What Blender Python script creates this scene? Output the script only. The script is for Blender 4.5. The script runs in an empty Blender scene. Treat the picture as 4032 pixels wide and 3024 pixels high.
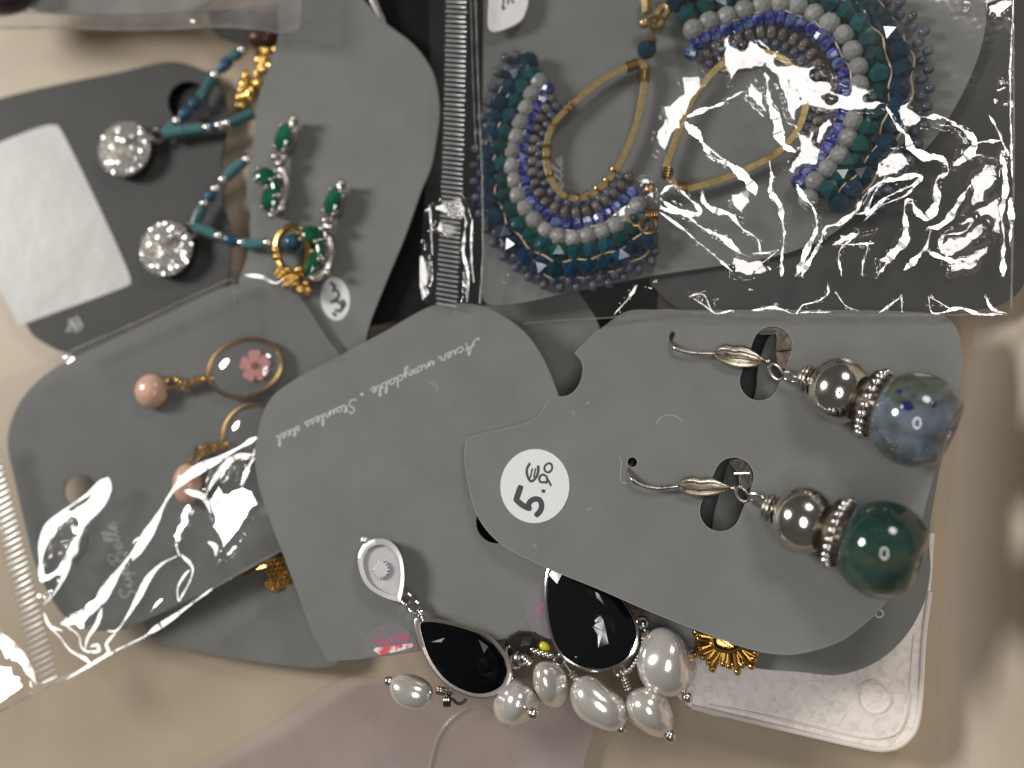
import bpy, bmesh, math, random
import numpy as np
from mathutils import Vector, Matrix
from mathutils.geometry import tessellate_polygon

rnd = random.Random(7)
S = bpy.context.scene
COL = S.collection
MM = 0.001

# ------------------------------------------------------------------ camera
# everything below is worked out in millimetres; the tray floor is z = 0
HFOV = math.radians(53.0)
FL = 18.0 / math.tan(HFOV / 2)
DIST = 176.0
TH = math.radians(11.0)
fwd = Vector((-0.86 * math.sin(TH), 0.51 * math.sin(TH), -math.cos(TH))).normalized()
right = fwd.cross(Vector((0, 1, 0))).normalized()
up = right.cross(fwd).normalized()
CAM = Vector((0, 0, 12)) - fwd * DIST
cd = bpy.data.cameras.new("camera")
cd.sensor_width = 36; cd.lens = FL
cd.clip_start = 0.005; cd.clip_end = 20
cd.dof.use_dof = True
cd.dof.focus_distance = (DIST - 9.5) * MM
cd.dof.aperture_fstop = 6.6
co = bpy.data.objects.new("camera", cd); COL.objects.link(co)
m = Matrix((right, up, -fwd)).transposed().to_4x4(); m.translation = CAM * MM
co.matrix_world = m
S.camera = co

def ray(px, py):
    return right * ((px - 2016) / 4032 * 36) + up * (-(py - 1512) / 4032 * 36) + fwd * FL

class Plane:
    """z = z0 + gx (x-cx) + gy (y-cy), in mm"""
    def __init__(s, z0, gx=0, gy=0, px=2016, py=1512):
        s.z0, s.gx, s.gy = z0, gx, gy
        c = CAM + ray(px, py) * ((z0 - CAM.z) / ray(px, py).z)
        s.c = c
    def z(s, x, y): return s.z0 + s.gx * (x - s.c.x) + s.gy * (y - s.c.y)
    def n(s): return Vector((-s.gx, -s.gy, 1)).normalized()

def at(px, py, pl, dz=0.0):
    d = ray(px, py)
    if not isinstance(pl, Plane): pl = Plane(pl)
    k = pl.z0 + dz - pl.gx * pl.c.x - pl.gy * pl.c.y
    t = (k + pl.gx * CAM.x + pl.gy * CAM.y - CAM.z) / (d.z - pl.gx * d.x - pl.gy * d.y)
    return CAM + d * t

def kpx(p): return (p - CAM).dot(fwd) / FL * 36 / 4032

def P(s, x0=0, y0=0, k=1.0):
    out = []
    for t in s.split():
        c = t.endswith('c')
        a, b = t.rstrip('c').split(',')
        out.append((x0 + float(a) * k, y0 + float(b) * k, c))
    return out
K11, K12, K6 = 1100 / 2212, 1200 / 2212, 1200 / 2155
def C1(s): return P(s, 0, 0, K11)
def C2(s): return P(s, 900, 0, K11)
def C3(s): return P(s, 1800, 0, K11)
def C4(s): return P(s, 2600, 0, 1432 / 2212)
def C5(s): return P(s, 0, 600, K12)
def C6(s): return P(s, 900, 700, K12)
def C7(s): return P(s, 1800, 700, K12)
def C8(s): return P(s, 2400, 1150, 1632 / 2212)
def D1(s): return P(s, 0, 1300, K12)
def D2(s): return P(s, 900, 1300, K12)
def D3(s): return P(s, 1800, 1500, K11)
def D4(s): return P(s, 0, 2100, K6)
def D5(s): return P(s, 900, 2100, K6)
def D6(s): return P(s, 1300, 2000, 1600 / 2212)
def D7(s): return P(s, 2600, 2100, 1432 / 2212)

# ------------------------------------------------------------------ light
W = bpy.data.worlds.new("World"); S.world = W; W.use_nodes = True
wb = W.node_tree.nodes["Background"]
wb.inputs[0].default_value = (1.0, 0.95, 0.89, 1); wb.inputs[1].default_value = 0.085

def lamp(name, loc, target, size, radiance, color=(1, 1, 1), sy=None):
    l = bpy.data.lights.new(name, 'AREA')
    l.shape = 'ELLIPSE' if sy else 'DISK'
    l.size = size * MM
    if sy: l.size_y = sy * MM
    a = math.pi * (size * MM / 2) * ((sy or size) * MM / 2)
    l.energy = radiance * a * math.pi
    l.color = color
    o = bpy.data.objects.new(name, l); COL.objects.link(o)
    o.location = loc * MM
    o.rotation_euler = (target - loc).to_track_quat('-Z', 'Y').to_euler()
    return o

def mirror_dir(p, n):
    v = (CAM - p).normalized()
    return (2 * n.dot(v) * n - v).normalized()

def tilt_lamp(px, py, z, extra, dist, az=0):
    """place a lamp beyond the mirror direction of level film seen at (px,py)"""
    p = at(px, py, z)
    l = mirror_dir(p, Vector((0, 0, 1)))
    h = Vector((l.x, l.y, 0)).normalized()
    if az: h = Matrix.Rotation(math.radians(az), 3, 'Z') @ h
    t = math.acos(l.z) + math.radians(extra)
    return p + (h * math.sin(t) + Vector((0, 0, 1)) * math.cos(t)) * dist

# key: a small ring light beside the phone, found from its reflection in the big glass bead
kp = at(3602, 1652, 19)
kr = 192 * kpx(kp)
hx, hy = (3540 - 3602) * kpx(kp), -(1660 - 1652) * kpx(kp)
vv = (CAM - kp).normalized()
kn = (right * hx + up * hy + (-fwd) * math.sqrt(kr * kr - hx * hx - hy * hy)).normalized()
KEY = kp + mirror_dir(kp, kn) * 185
kz = (kp - KEY).normalized()
kx = kz.cross(Vector((0, 1, 0))).normalized(); ky = kx.cross(kz).normalized()
NR = 20
for i in range(NR):
    a = 2 * math.pi * i / NR
    q = KEY + kx * math.cos(a) * 25 + ky * math.sin(a) * 39
    lamp("ring_lamp", q, kp + (q - KEY), 10.5, 16, (1.0, 0.985, 0.96))
LAMP_R = tilt_lamp(3350, 600, 14, 23, 430)
lamp("glint_lamp", LAMP_R, at(3350, 600, 14), 130, 12, (1.0, 0.96, 0.93))  # added lamp out of view, placed to make the right bag's film glint
LAMP_L = tilt_lamp(560, 2050, 12, 24, 540, -28)
lamp("glint_lamp", LAMP_L, at(900, 1500, 8), 165, 38, (1.0, 0.985, 0.955))  # added for the left bag's glints; also the main light from the left

S.view_settings.view_transform = 'Standard'
S.view_settings.look = 'None'
S.view_settings.exposure = 0.0
S.view_settings.gamma = 1.0
S.render.engine = 'CYCLES'
S.cycles.use_denoising = True
S.cycles.max_bounces = 10
S.cycles.transparent_max_bounces = 16
S.cycles.caustics_reflective = False
S.cycles.caustics_refractive = False

# ------------------------------------------------------------------ materials
def mat(name, col=(.5, .5, .5), rough=.5, metal=0.0, col2=None, nscale=0.6, ramp=(.35, .65), bump=0.0, bscale=2.0,
        spec=.5, coat=0.0, trans=0.0, sss=0.0, vary=0.0, ior=1.45, speck=0.0, rough2=None, detail=4.0, aniso_map=None, bdist=0.1, stops=None, warp=0.0):
    """principled material; noise scales are per millimetre of the object"""
    M = bpy.data.materials.new(name); M.use_nodes = True
    nt = M.node_tree; N = nt.nodes; L = nt.links
    b = N["Principled BSDF"]
    b.inputs["Base Color"].default_value = (*col, 1)
    b.inputs["Roughness"].default_value = rough
    b.inputs["Metallic"].default_value = metal
    b.inputs["Specular IOR Level"].default_value = spec
    b.inputs["Coat Weight"].default_value = coat
    b.inputs["Coat Roughness"].default_value = .04
    b.inputs["Transmission Weight"].default_value = trans
    b.inputs["IOR"].default_value = ior
    if sss:
        b.inputs["Subsurface Weight"].default_value = sss
        b.inputs["Subsurface Radius"].default_value = (1, .8, .6)
        b.inputs["Subsurface Scale"].default_value = 0.002
    tc = N.new("ShaderNodeTexCoord")
    vec = tc.outputs["Object"]
    if aniso_map:
        mp = N.new("ShaderNodeMapping"); mp.inputs["Scale"].default_value = aniso_map
        L.new(vec, mp.inputs[0]); vec = mp.outputs[0]
    colsock = None
    if col2 is not None:
        n = N.new("ShaderNodeTexNoise"); n.inputs["Scale"].default_value = nscale * 1000
        n.inputs["Detail"].default_value = detail; n.inputs["Roughness"].default_value = .6
        L.new(vec, n.inputs["Vector"]); n.inputs["Distortion"].default_value = warp
        r = N.new("ShaderNodeValToRGB")
        r.color_ramp.elements[0].position = ramp[0]; r.color_ramp.elements[0].color = (*col, 1)
        r.color_ramp.elements[1].position = ramp[1]; r.color_ramp.elements[1].color = (*col2, 1)
        if stops:
            for k, (ps, cc) in enumerate(stops):
                e = r.color_ramp.elements[k] if k < 2 else r.color_ramp.elements.new(ps)
                e.position = ps; e.color = (*cc, 1)
        L.new(n.outputs["Fac"], r.inputs[0]); colsock = r.outputs[0]
        if stops:   # fine crackle veins through the glaze
            n4 = N.new("ShaderNodeTexNoise"); n4.inputs["Scale"].default_value = nscale * 4200; n4.inputs["Detail"].default_value = 8; n4.inputs["Distortion"].default_value = 1.2
            L.new(vec, n4.inputs["Vector"])
            mr4 = N.new("ShaderNodeMapRange"); mr4.inputs[1].default_value = .25; mr4.inputs[2].default_value = .75; mr4.inputs[3].default_value = .62; mr4.inputs[4].default_value = 1.38
            L.new(n4.outputs["Fac"], mr4.inputs[0])
            vm = N.new("ShaderNodeVectorMath"); vm.operation = 'SCALE'; L.new(colsock, vm.inputs[0]); L.new(mr4.outputs[0], vm.inputs["Scale"]); colsock = vm.outputs[0]
        if rough2 is not None:
            mr = N.new("ShaderNodeMapRange"); mr.inputs[1].default_value = ramp[0]; mr.inputs[2].default_value = ramp[1]
            mr.inputs[3].default_value = rough; mr.inputs[4].default_value = rough2
            L.new(n.outputs["Fac"], mr.inputs[0]); L.new(mr.outputs[0], b.inputs["Roughness"])
    if speck:
        # scattered dust: pale and dark specks with a shape of their own
        for sc, pos, cc in ((0.55, .735, (.62, .61, .58)), (0.42, .745, (.03, .03, .03))):
            n2 = N.new("ShaderNodeTexNoise"); n2.inputs["Scale"].default_value = sc * 1000; n2.inputs["Detail"].default_value = 5
            n2.inputs["Roughness"].default_value = .75
            L.new(vec, n2.inputs["Vector"])
            mr = N.new("ShaderNodeMapRange"); mr.inputs[1].default_value = pos; mr.inputs[2].default_value = pos + .05
            mr.inputs[4].default_value = speck
            L.new(n2.outputs["Fac"], mr.inputs[0])
            mx = N.new("ShaderNodeMix"); mx.data_type = 'RGBA'
            L.new(mr.outputs[0], mx.inputs[0])
            if colsock: L.new(colsock, mx.inputs[6])
            else: mx.inputs[6].default_value = (*col, 1)
            mx.inputs[7].default_value = (*cc, 1); colsock = mx.outputs[2]
    if vary:
        oi = N.new("ShaderNodeObjectInfo")
        hs = N.new("ShaderNodeHueSaturation")
        mr = N.new("ShaderNodeMapRange"); mr.inputs[3].default_value = 1 - vary; mr.inputs[4].default_value = 1 + vary
        L.new(oi.outputs["Random"], mr.inputs[0]); L.new(mr.outputs[0], hs.inputs["Value"])
        mr2 = N.new("ShaderNodeMapRange"); mr2.inputs[3].default_value = .5 - vary * .06; mr2.inputs[4].default_value = .5 + vary * .06
        L.new(oi.outputs["Random"], mr2.inputs[0]); L.new(mr2.outputs[0], hs.inputs["Hue"])
        if colsock: L.new(colsock, hs.inputs["Color"])
        else: hs.inputs["Color"].default_value = (*col, 1)
        colsock = hs.outputs[0]
    if colsock: L.new(colsock, b.inputs["Base Color"])
    if bump:
        n3 = N.new("ShaderNodeTexNoise"); n3.inputs["Scale"].default_value = bscale * 1000; n3.inputs["Detail"].default_value = 3
        L.new(vec, n3.inputs["Vector"])
        bp = N.new("ShaderNodeBump"); bp.inputs["Strength"].default_value = bump; bp.inputs["Distance"].default_value = bdist * MM
        L.new(n3.outputs["Fac"], bp.inputs["Height"]); L.new(bp.outputs[0], b.inputs["Normal"])
    return M

def film_mat(name, tint=(.95, .95, .95), gloss=.09, rough=.06, haze=.03, hazecol=(.8, .8, .8), scale=.12):
    """thin clear plastic: see-through with a weak mirror and a little milkiness"""
    M = bpy.data.materials.new(name); M.use_nodes = True
    nt = M.node_tree; N = nt.nodes; L = nt.links
    for n in list(N): N.remove(n)
    out = N.new("ShaderNodeOutputMaterial")
    t = N.new("ShaderNodeBsdfTransparent"); t.inputs[0].default_value = (*tint, 1)
    d = N.new("ShaderNodeBsdfDiffuse"); d.inputs[0].default_value = (*hazecol, 1)
    g = N.new("ShaderNodeBsdfAnisotropic") if False else N.new("ShaderNodeBsdfGlossy")
    g.inputs["Roughness"].default_value = rough; g.inputs["Color"].default_value = (1, 1, 1, 1)
    m1 = N.new("ShaderNodeMixShader"); m2 = N.new("ShaderNodeMixShader")
    tc = N.new("ShaderNodeTexCoord"); nz = N.new("ShaderNodeTexNoise"); nz.inputs["Scale"].default_value = scale * 1000
    nz.inputs["Detail"].default_value = 6; L.new(tc.outputs["Object"], nz.inputs["Vector"])
    mr = N.new("ShaderNodeMapRange"); mr.inputs[1].default_value = .3; mr.inputs[2].default_value = .75
    mr.inputs[3].default_value = haze * .5; mr.inputs[4].default_value = haze * 1.5
    L.new(nz.outputs["Fac"], mr.inputs[0]); L.new(mr.outputs[0], m1.inputs[0])
    L.new(t.outputs[0], m1.inputs[1]); L.new(d.outputs[0], m1.inputs[2])
    fr = N.new("ShaderNodeLayerWeight"); fr.inputs[0].default_value = .5
    pw = N.new("ShaderNodeMath"); pw.operation = 'POWER'; pw.inputs[1].default_value = 3.5
    mu = N.new("ShaderNodeMath"); mu.operation = 'MULTIPLY_ADD'; mu.inputs[1].default_value = .5; mu.inputs[2].default_value = gloss; mu.use_clamp = True
    L.new(fr.outputs["Facing"], pw.inputs[0]); L.new(pw.outputs[0], mu.inputs[0]); L.new(mu.outputs[0], m2.inputs[0])
    L.new(m1.outputs[0], m2.inputs[1]); L.new(g.outputs[0], m2.inputs[2])
    L.new(m2.outputs[0], out.inputs[0])
    return M

# ------------------------------------------------------------------ mesh helpers
class MB:
    def __init__(s): s.v = []; s.f = []; s.flat = set()
    def add(s, vs, fs):
        o = len(s.v); s.v.extend([Vector(v) for v in vs]); s.f.extend([tuple(i + o for i in f) for f in fs])
    def grid(s, rings, closed_u=True, cap0=False, cap1=False, closed_v=False):
        n = len(rings[0]); o = len(s.v)
        for r in rings: s.v.extend([Vector(p) for p in r])
        R = len(rings)
        for i in range(R if closed_v else R - 1):
            i2 = (i + 1) % R
            for j in range(n if closed_u else n - 1):
                j2 = (j + 1) % n
                s.f.append((o + i * n + j, o + i * n + j2, o + i2 * n + j2, o + i2 * n + j))
        if cap0: s.f.append(tuple(o + j for j in reversed(range(n))))
        if cap1: s.f.append(tuple(o + (R - 1) * n + j for j in range(n)))
    def tube(s, pts, r, seg=8, closed=False, flat=None):
        pts = [Vector(p) for p in pts]; n = len(pts)
        rs = r if isinstance(r, (list, tuple)) else [r] * n
        ref = None; rings = []
        for i, p in enumerate(pts):
            a = pts[i - 1] if (i or closed) else pts[i]
            b = pts[(i + 1) % n] if (i < n - 1 or closed) else pts[i]
            t = (b - a)
            t = t.normalized() if t.length > 1e-9 else Vector((1, 0, 0))
            if ref is None:
                ref = t.cross(Vector((0, 0, 1)))
                if ref.length < .1: ref = t.cross(Vector((0, 1, 0)))
            ref = (ref - t * ref.dot(t)).normalized()
            bn = t.cross(ref)
            fl = flat or (1, 1)
            rings.append([p + (ref * math.cos(2 * math.pi * k / seg) * fl[0] + bn * math.sin(2 * math.pi * k / seg) * fl[1]) * rs[i] for k in range(seg)])
        s.grid(rings, True, not closed, not closed, closed)
    def ball(s, c, r, nu=14, nv=9, sc=(1, 1, 1), axis=None):
        R = Matrix.Identity(3)
        if axis is not None: R = Vector(axis).to_track_quat('Z', 'Y').to_matrix()
        rings = []
        for i in range(nv + 1):
            th = math.pi * (i / nv) * .998 + .003
            rings.append([Vector(c) + R @ Vector((math.sin(th) * math.cos(2 * math.pi * k / nu) * sc[0], math.sin(th) * math.sin(2 * math.pi * k / nu) * sc[1], math.cos(th) * sc[2])) * r for k in range(nu)])
        s.grid(rings, True, True, True)
    def lathe(s, c, axis, prof, n=32, cap=True):
        R = Vector(axis).to_track_quat('Z', 'Y').to_matrix()
        s.grid([[Vector(c) + R @ Vector((r * math.cos(2 * math.pi * k / n), r * math.sin(2 * math.pi * k / n), t)) for k in range(n)] for t, r in prof], True, cap, cap)
    def torus(s, c, axis, R0, r, n=24, m=8, sc=(1, 1)):
        R = Vector(axis).to_track_quat('Z', 'Y').to_matrix()
        s.tube([Vector(c) + R @ Vector((R0 * sc[0] * math.cos(2 * math.pi * k / n), R0 * sc[1] * math.sin(2 * math.pi * k / n), 0)) for k in range(n)], r, m, True)
    def slab(s, loops, top, thick, nrm=Vector((0, 0, 1))):
        """loops of 3-D top points (outer first, then holes); extruded down along nrm"""
        allp = [p for l in loops for p in l]
        tris = tessellate_polygon([[Vector((p.x, p.y, 0)) for p in l] for l in loops])
        o = len(s.v)
        s.v.extend(allp); s.v.extend([p - nrm * thick for p in allp])
        n = len(allp)
        for t in tris:
            a, b, c = [allp[i] for i in t]
            if (b - a).cross(c - a).z < 0: t = (t[0], t[2], t[1])
            s.f.append(tuple(o + i for i in t)); s.f.append(tuple(o + n + i for i in reversed(t)))
        k = 0
        for l in loops:
            for i in range(len(l)):
                a, b = k + i, k + (i + 1) % len(l)
                s.f.append((o + a, o + n + a, o + n + b, o + b))
            k += len(l)

def mesh_of(mb, name, origin, smooth=40):
    me = bpy.data.meshes.new(name)
    me.from_pydata([((v - origin) * MM)[:] for v in mb.v], [], mb.f)
    me.validate()
    bm = bmesh.new(); bm.from_mesh(me)
    bmesh.ops.recalc_face_normals(bm, faces=bm.faces)
    if smooth:
        ca = math.radians(smooth)
        for f in bm.faces: f.smooth = True
        for e in bm.edges:
            if len(e.link_faces) == 2 and e.calc_face_angle(0) > ca: e.smooth = False
    bm.to_mesh(me); bm.free()
    return me

def obj(name, mb, material, parent=None, smooth=40, origin=None, bevel=0, label=None):
    if origin is None:
        origin = parent.get("_o") if parent else None
        origin = Vector(origin) if origin else Vector((0, 0, 0))
    me = mesh_of(mb, name, origin, smooth)
    me.materials.append(material)
    o = bpy.data.objects.new(name, me); COL.objects.link(o)
    if parent: o.parent = parent
    else: o.location = origin * MM
    o["_o"] = tuple(origin)
    if bevel:
        b = o.modifiers.new("bevel", 'BEVEL'); b.width = bevel * MM; b.segments = 2; b.limit_method = 'ANGLE'; b.angle_limit = math.radians(50)
        b.harden_normals = False
    if label: o["label"] = label
    return o

def tag(o, label, cat, group=None, kind=None):
    o["label"] = label
    if cat: o["category"] = cat
    if group: o["group"] = group
    if kind: o["kind"] = kind
    return o

def thing(name, label, cat, origin, group=None):
    o = bpy.data.objects.new(name, None); COL.objects.link(o)
    o.empty_display_size = .004
    o.location = origin * MM; o["_o"] = tuple(origin)
    return tag(o, label, cat, group)

def inst(name, me, material, parent, pos, xa, ya, za, sc, label=None):
    """a copy that shares mesh data: unit mesh in mm, axes and scale given"""
    o = bpy.data.objects.new(name, me); COL.objects.link(o)
    o.parent = parent
    q = Matrix((Vector(xa), Vector(ya), Vector(za))).transposed().to_4x4()
    s = sc if isinstance(sc, (tuple, list)) else (sc, sc, sc)
    q = q @ Matrix.Diagonal((s[0], s[1], s[2], 1))
    q.translation = (Vector(pos) - Vector(parent["_o"])) * MM
    o.matrix_basis = q
    if label: o["label"] = label
    return o

def spline(pts, closed=False, step=14):
    """Catmull-Rom through 2-D (or 3-D) points; points flagged True are sharp corners"""
    n = len(pts)
    flag = [bool(p[2]) if len(p) > 2 and isinstance(p[2], (bool,)) else False for p in pts]
    V = [Vector(p[:2]) if isinstance(p[-1], bool) else Vector(p) for p in pts]
    out = []
    rng = range(n) if closed else range(n - 1)
    for i in rng:
        p1, p2 = V[i], V[(i + 1) % n]
        p0 = V[i - 1] if (i > 0 or closed) else p1
        p3 = V[(i + 2) % n] if (i + 2 < n or closed) else p2
        if flag[i]: p0 = p1
        if flag[(i + 1) % n]: p3 = p2
        d = (p2 - p1).length
        m = max(1, int(d / step))
        def kn(a, b): return max((b - a).length ** .5, 1e-4)
        t01, t12, t23 = kn(p0, p1), kn(p1, p2), kn(p2, p3)
        m1 = (p2 - p1) ; m2 = (p2 - p1)
        if p0 is not p1: m1 = (p2 - p1) + t12 * ((p1 - p0) / t01 - (p2 - p0) / (t01 + t12))
        if p3 is not p2: m2 = (p2 - p1) + t12 * ((p3 - p2) / t23 - (p3 - p1) / (t12 + t23))
        for k in range(m):
            t = k / m
            out.append(p1 * (2 * t**3 - 3 * t**2 + 1) + m1 * (t**3 - 2 * t**2 + t) + p2 * (-2 * t**3 + 3 * t**2) + m2 * (t**3 - t**2))
    if not closed: out.append(V[-1])
    return out

def resample(pts, n=None, step=None):
    d = [0]
    for a, b in zip(pts, pts[1:]): d.append(d[-1] + (b - a).length)
    if n is None: n = max(2, int(round(d[-1] / step)) + 1)
    out = []; j = 0
    for i in range(n):
        t = d[-1] * i / (n - 1)
        while j < len(d) - 2 and d[j + 1] < t: j += 1
        u = (t - d[j]) / max(d[j + 1] - d[j], 1e-9)
        out.append(pts[j].lerp(pts[j + 1], min(1, u)))
    return out

def circ(cx, cy, r, n=28, ry=None, rot=0):
    ry = ry or r; c, s_ = math.cos(rot), math.sin(rot)
    return [Vector((cx + r * math.cos(a) * c - ry * math.sin(a) * s_, cy + r * math.cos(a) * s_ + ry * math.sin(a) * c)) for a in (2 * math.pi * k / n for k in range(n))]

def stadium(x1, y1, r1, x2, y2, r2, n=16):
    a = math.atan2(y2 - y1, x2 - x1)
    o = []
    for k in range(n + 1):
        t = a + math.pi / 2 + math.pi * k / n; o.append(Vector((x1 + r1 * math.cos(t), y1 + r1 * math.sin(t))))
    for k in range(n + 1):
        t = a - math.pi / 2 + math.pi * k / n; o.append(Vector((x2 + r2 * math.cos(t), y2 + r2 * math.sin(t))))
    return o

def proj(pts, pl, dz=0): return [at(p[0], p[1], pl, dz) for p in pts]

def ribbon(mb, pts2, width, pl, dz=0.03):
    """flat ink stroke lying just above a surface; rises a hair along its length so crossings never share a plane"""
    pts = resample([Vector(p[:2]) for p in pts2], step=max(2.0, width * .45))
    L, R = [], []
    n = len(pts)
    for i, p in enumerate(pts):
        t = pts[min(i + 1, n - 1)] - pts[max(i - 1, 0)]
        if t.length < 1e-6: t = Vector((1, 0))
        t.normalize(); nn = Vector((-t.y, t.x))
        w = width / 2 * (1 if 0 < i < n - 1 else .7)
        z = dz + .0006 * i
        L.append(at(p.x + nn.x * w, p.y + nn.y * w, pl, z)); R.append(at(p.x - nn.x * w, p.y - nn.y * w, pl, z))
    mb.grid([[a, b] for a, b in zip(L, R)], closed_u=False)

GL = {
 'a': (1.05, [(.75,.85),(.45,1),(.1,.6),(.2,.1),(.5,.05),(.75,.5),(.82,.95),(.78,.3),(.95,.02),(1.15,.3)]),
 'c': (.85, [(.7,.8),(.45,1),(.1,.6),(.15,.15),(.5,0),(.9,.3)]),
 'd': (1.05, [(.75,.85),(.45,1),(.1,.6),(.2,.1),(.5,.05),(.8,.6),(.98,2.2),(.82,.5),(.95,.02),(1.15,.3)]),
 'e': (.8, [(.05,.35),(.5,.6),(.55,.95),(.3,.95),(.1,.5),(.25,.05),(.55,.02),(.85,.35)]),
 'i': (.55, [(0,.3),(.25,.95),(.2,.3),(.35,.02),(.6,.3)]),
 'l': (.55, [(0,.3),(.45,1.6),(.48,2.2),(.28,2.05),(.2,.5),(.35,.02),(.6,.3)]),
 'b': (.8, [(0,.3),(.45,1.6),(.48,2.2),(.28,2.0),(.2,.3),(.45,0),(.75,.4),(.6,.85),(.9,.8)]),
 'n': (.95, [(0,.3),(.15,.95),(.15,.05),(.4,.8),(.6,.95),(.65,.3),(.8,.02),(1,.3)]),
 'o': (.85, [(.5,.95),(.15,.7),(.15,.2),(.45,.02),(.75,.4),(.6,.95),(1,.8)]),
 'r': (.75, [(0,.3),(.2,1.05),(.3,.85),(.5,.9),(.5,.2),(.65,.02),(.85,.3)]),
 's': (.65, [(0,.2),(.35,1.05),(.42,.6),(.5,.2),(.25,0),(.1,.1),(.4,.0),(.7,.3)]),
 't': (.6, [(0,.3),(.3,1.7),(.25,.3),(.4,.02),(.65,.3)], [(.0,1.25),(.65,1.35)]),
 'u': (.95, [(0,.3),(.15,.95),(.15,.25),(.4,.02),(.65,.4),(.7,.95),(.7,.2),(.9,.02),(1.1,.3)]),
 'p': (.85, [(0,.3),(.2,.95),(.1,-1.1)], [(.15,.6),(.5,.95),(.75,.5),(.45,.05),(.15,.2)]),
 'x': (.75, [(0,.85),(.25,.9),(.45,.1),(.8,.15)], [(.75,.95),(.05,0)]),
 'y': (.9, [(0,.6),(.15,.95),(.25,.2),(.5,.1),(.72,.95),(.62,-.6),(.3,-1.1),(.15,-.8),(.9,.25)]),
 'A': (1.6, [(-.2,.3),(-.3,-.1),(.2,0),(.8,1.2),(1.2,2.3),(1.15,1.0),(1.25,-.3)], [(.3,.75),(1.5,.95)]),
 'S': (1.35, [(1.25,1.7),(1.0,2.3),(.55,2.0),(.65,1.3),(1.0,.7),(.8,0),(.2,-.1),(0,.4)]),
 'B': (1.25, [(.3,2.2),(.15,.0)], [(-.15,1.6),(.1,2.2),(.7,2.3),(.95,1.8),(.4,1.15),(1.0,.85),(.9,.15),(.35,-.1),(-.1,.3)]),
 '.': (.4, [(.1,.35),(.25,.5),(.2,.3),(.1,.4)]),
}
def script(mb, word, p0, p1, h, width, pl, dz=.03):
    """handwritten script along p0->p1 (pixels), x-height h px"""
    adv = sum(GL[c][0] for c in word)
    d = Vector((p1[0] - p0[0], p1[1] - p0[1])); kx_ = d.length / adv; d.normalize()
    u = Vector((d.y, -d.x))
    x = 0; k = 0
    for c in word:
        for st in GL[c][1:]:
            pts = [Vector(p0[:2]) + d * ((x + a + .12 * b) * kx_) + u * (b * h) for a, b in st]
            ribbon(mb, spline([tuple(p) for p in pts], False, 3), width, pl, dz + .004 * (k % 5)); k += 1
        x += GL[c][0]
# ------------------------------------------------------------------ palette
M_tray = mat("tray_plastic", (.485, .39, .28), .45, col2=(.525, .425, .31), nscale=.03, bump=.05, bscale=.6, speck=.0)
M_wall = mat("tray_wall_plastic", (.52, .44, .345), .6, col2=(.56, .475, .375), nscale=.03)
M_card_mid = mat("mid_grey_card", (.14, .142, .137), .6, col2=(.16, .161, .155), nscale=.09, bump=.1, bscale=5, speck=.3, spec=.4)
M_card = mat("grey_card", (.172, .175, .165), .60, col2=(.195, .197, .186), nscale=.09, bump=.10, bscale=5, speck=.55, spec=.4)
M_card_dim = mat("slate_grey_card", (.13, .132, .13), .6, col2=(.15, .152, .148), nscale=.09, bump=.1, bscale=5, speck=.3, spec=.4)
M_card_dark = mat("charcoal_card", (.062, .062, .06), .62, col2=(.07, .07, .067), nscale=.1, bump=.1, bscale=5, speck=.1, spec=.3)
M_black = mat("black_sheet", (.006, .006, .007), .35, spec=.4)
M_cut = mat("lit_edge_grey", (.30, .30, .29), .6)  # lighter grey imitates the highlight along the card's cut edge
M_ink = mat("pale_ink", (.60, .60, .58), .6)
M_inkf = mat("faint_ink", (.42, .42, .42), .6)
M_paper = mat("white_paper", (.80, .81, .81), .7, col2=(.74, .75, .75), nscale=2.2, bump=.25, bscale=4)
M_paperw = mat("satin_white_paper", (.55, .53, .505), .42, col2=(.49, .475, .455), nscale=.07, bump=.35, bscale=.09, bdist=.8)
M_plate = mat("white_plastic", (.85, .84, .82), .35)
M_marker = mat("grey_marker", (.055, .055, .06), .7, col2=(.075, .075, .08), nscale=2)
M_sticker = mat("mauve_sticker", (.19, .168, .178), .5, col2=(.235, .21, .22), nscale=3.5, spec=.4)
M_pink = mat("pink_ink", (.75, .10, .28), .6)
M_red = mat("red_print", (.72, .10, .12), .6, col2=(.85, .78, .76), nscale=.45, ramp=(.48, .54))
M_silver = mat("aged_silver", (.62, .58, .525), .24, 1.0, col2=(.20, .17, .13), nscale=.5, ramp=(.48, .78), bump=.2, bscale=2.5, bdist=.05, rough2=.45)
M_silverb = mat("polished_silver", (.74, .70, .64), .12, 1.0, col2=(.36, .31, .24), nscale=.35, ramp=(.50, .80), bump=.10, bscale=1.4, bdist=.05, rough2=.3)
M_steel = mat("bright_steel", (.75, .73, .70), .16, 1.0)
M_rim = mat("rose_steel", (.55, .48, .44), .35, 1.0)
M_gold = mat("polished_gold", (.72, .47, .15), .2, 1.0)
M_brass = mat("brushed_brass", (.60, .465, .21), .42, 1.0, col2=(.46, .33, .12), nscale=1.2, ramp=(.4, .7), bump=.3, bscale=3, bdist=.04)
M_bronze = mat("bronze_wire", (.42, .26, .10), .3, 1.0)
M_gunmetal = mat("gunmetal", (.16, .15, .14), .3, 1.0)
M_blue = mat("blue_grey_glaze", (.1, .1, .1), .07, col2=(.1, .1, .1), nscale=.062, coat=.5, detail=7, sss=.12, warp=.8,
             stops=[(.34, (.048, .058, .036)), (.45, (.085, .105, .082)), (.50, (.125, .155, .185)), (.58, (.15, .175, .235)), (.66, (.26, .225, .30))])
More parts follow.
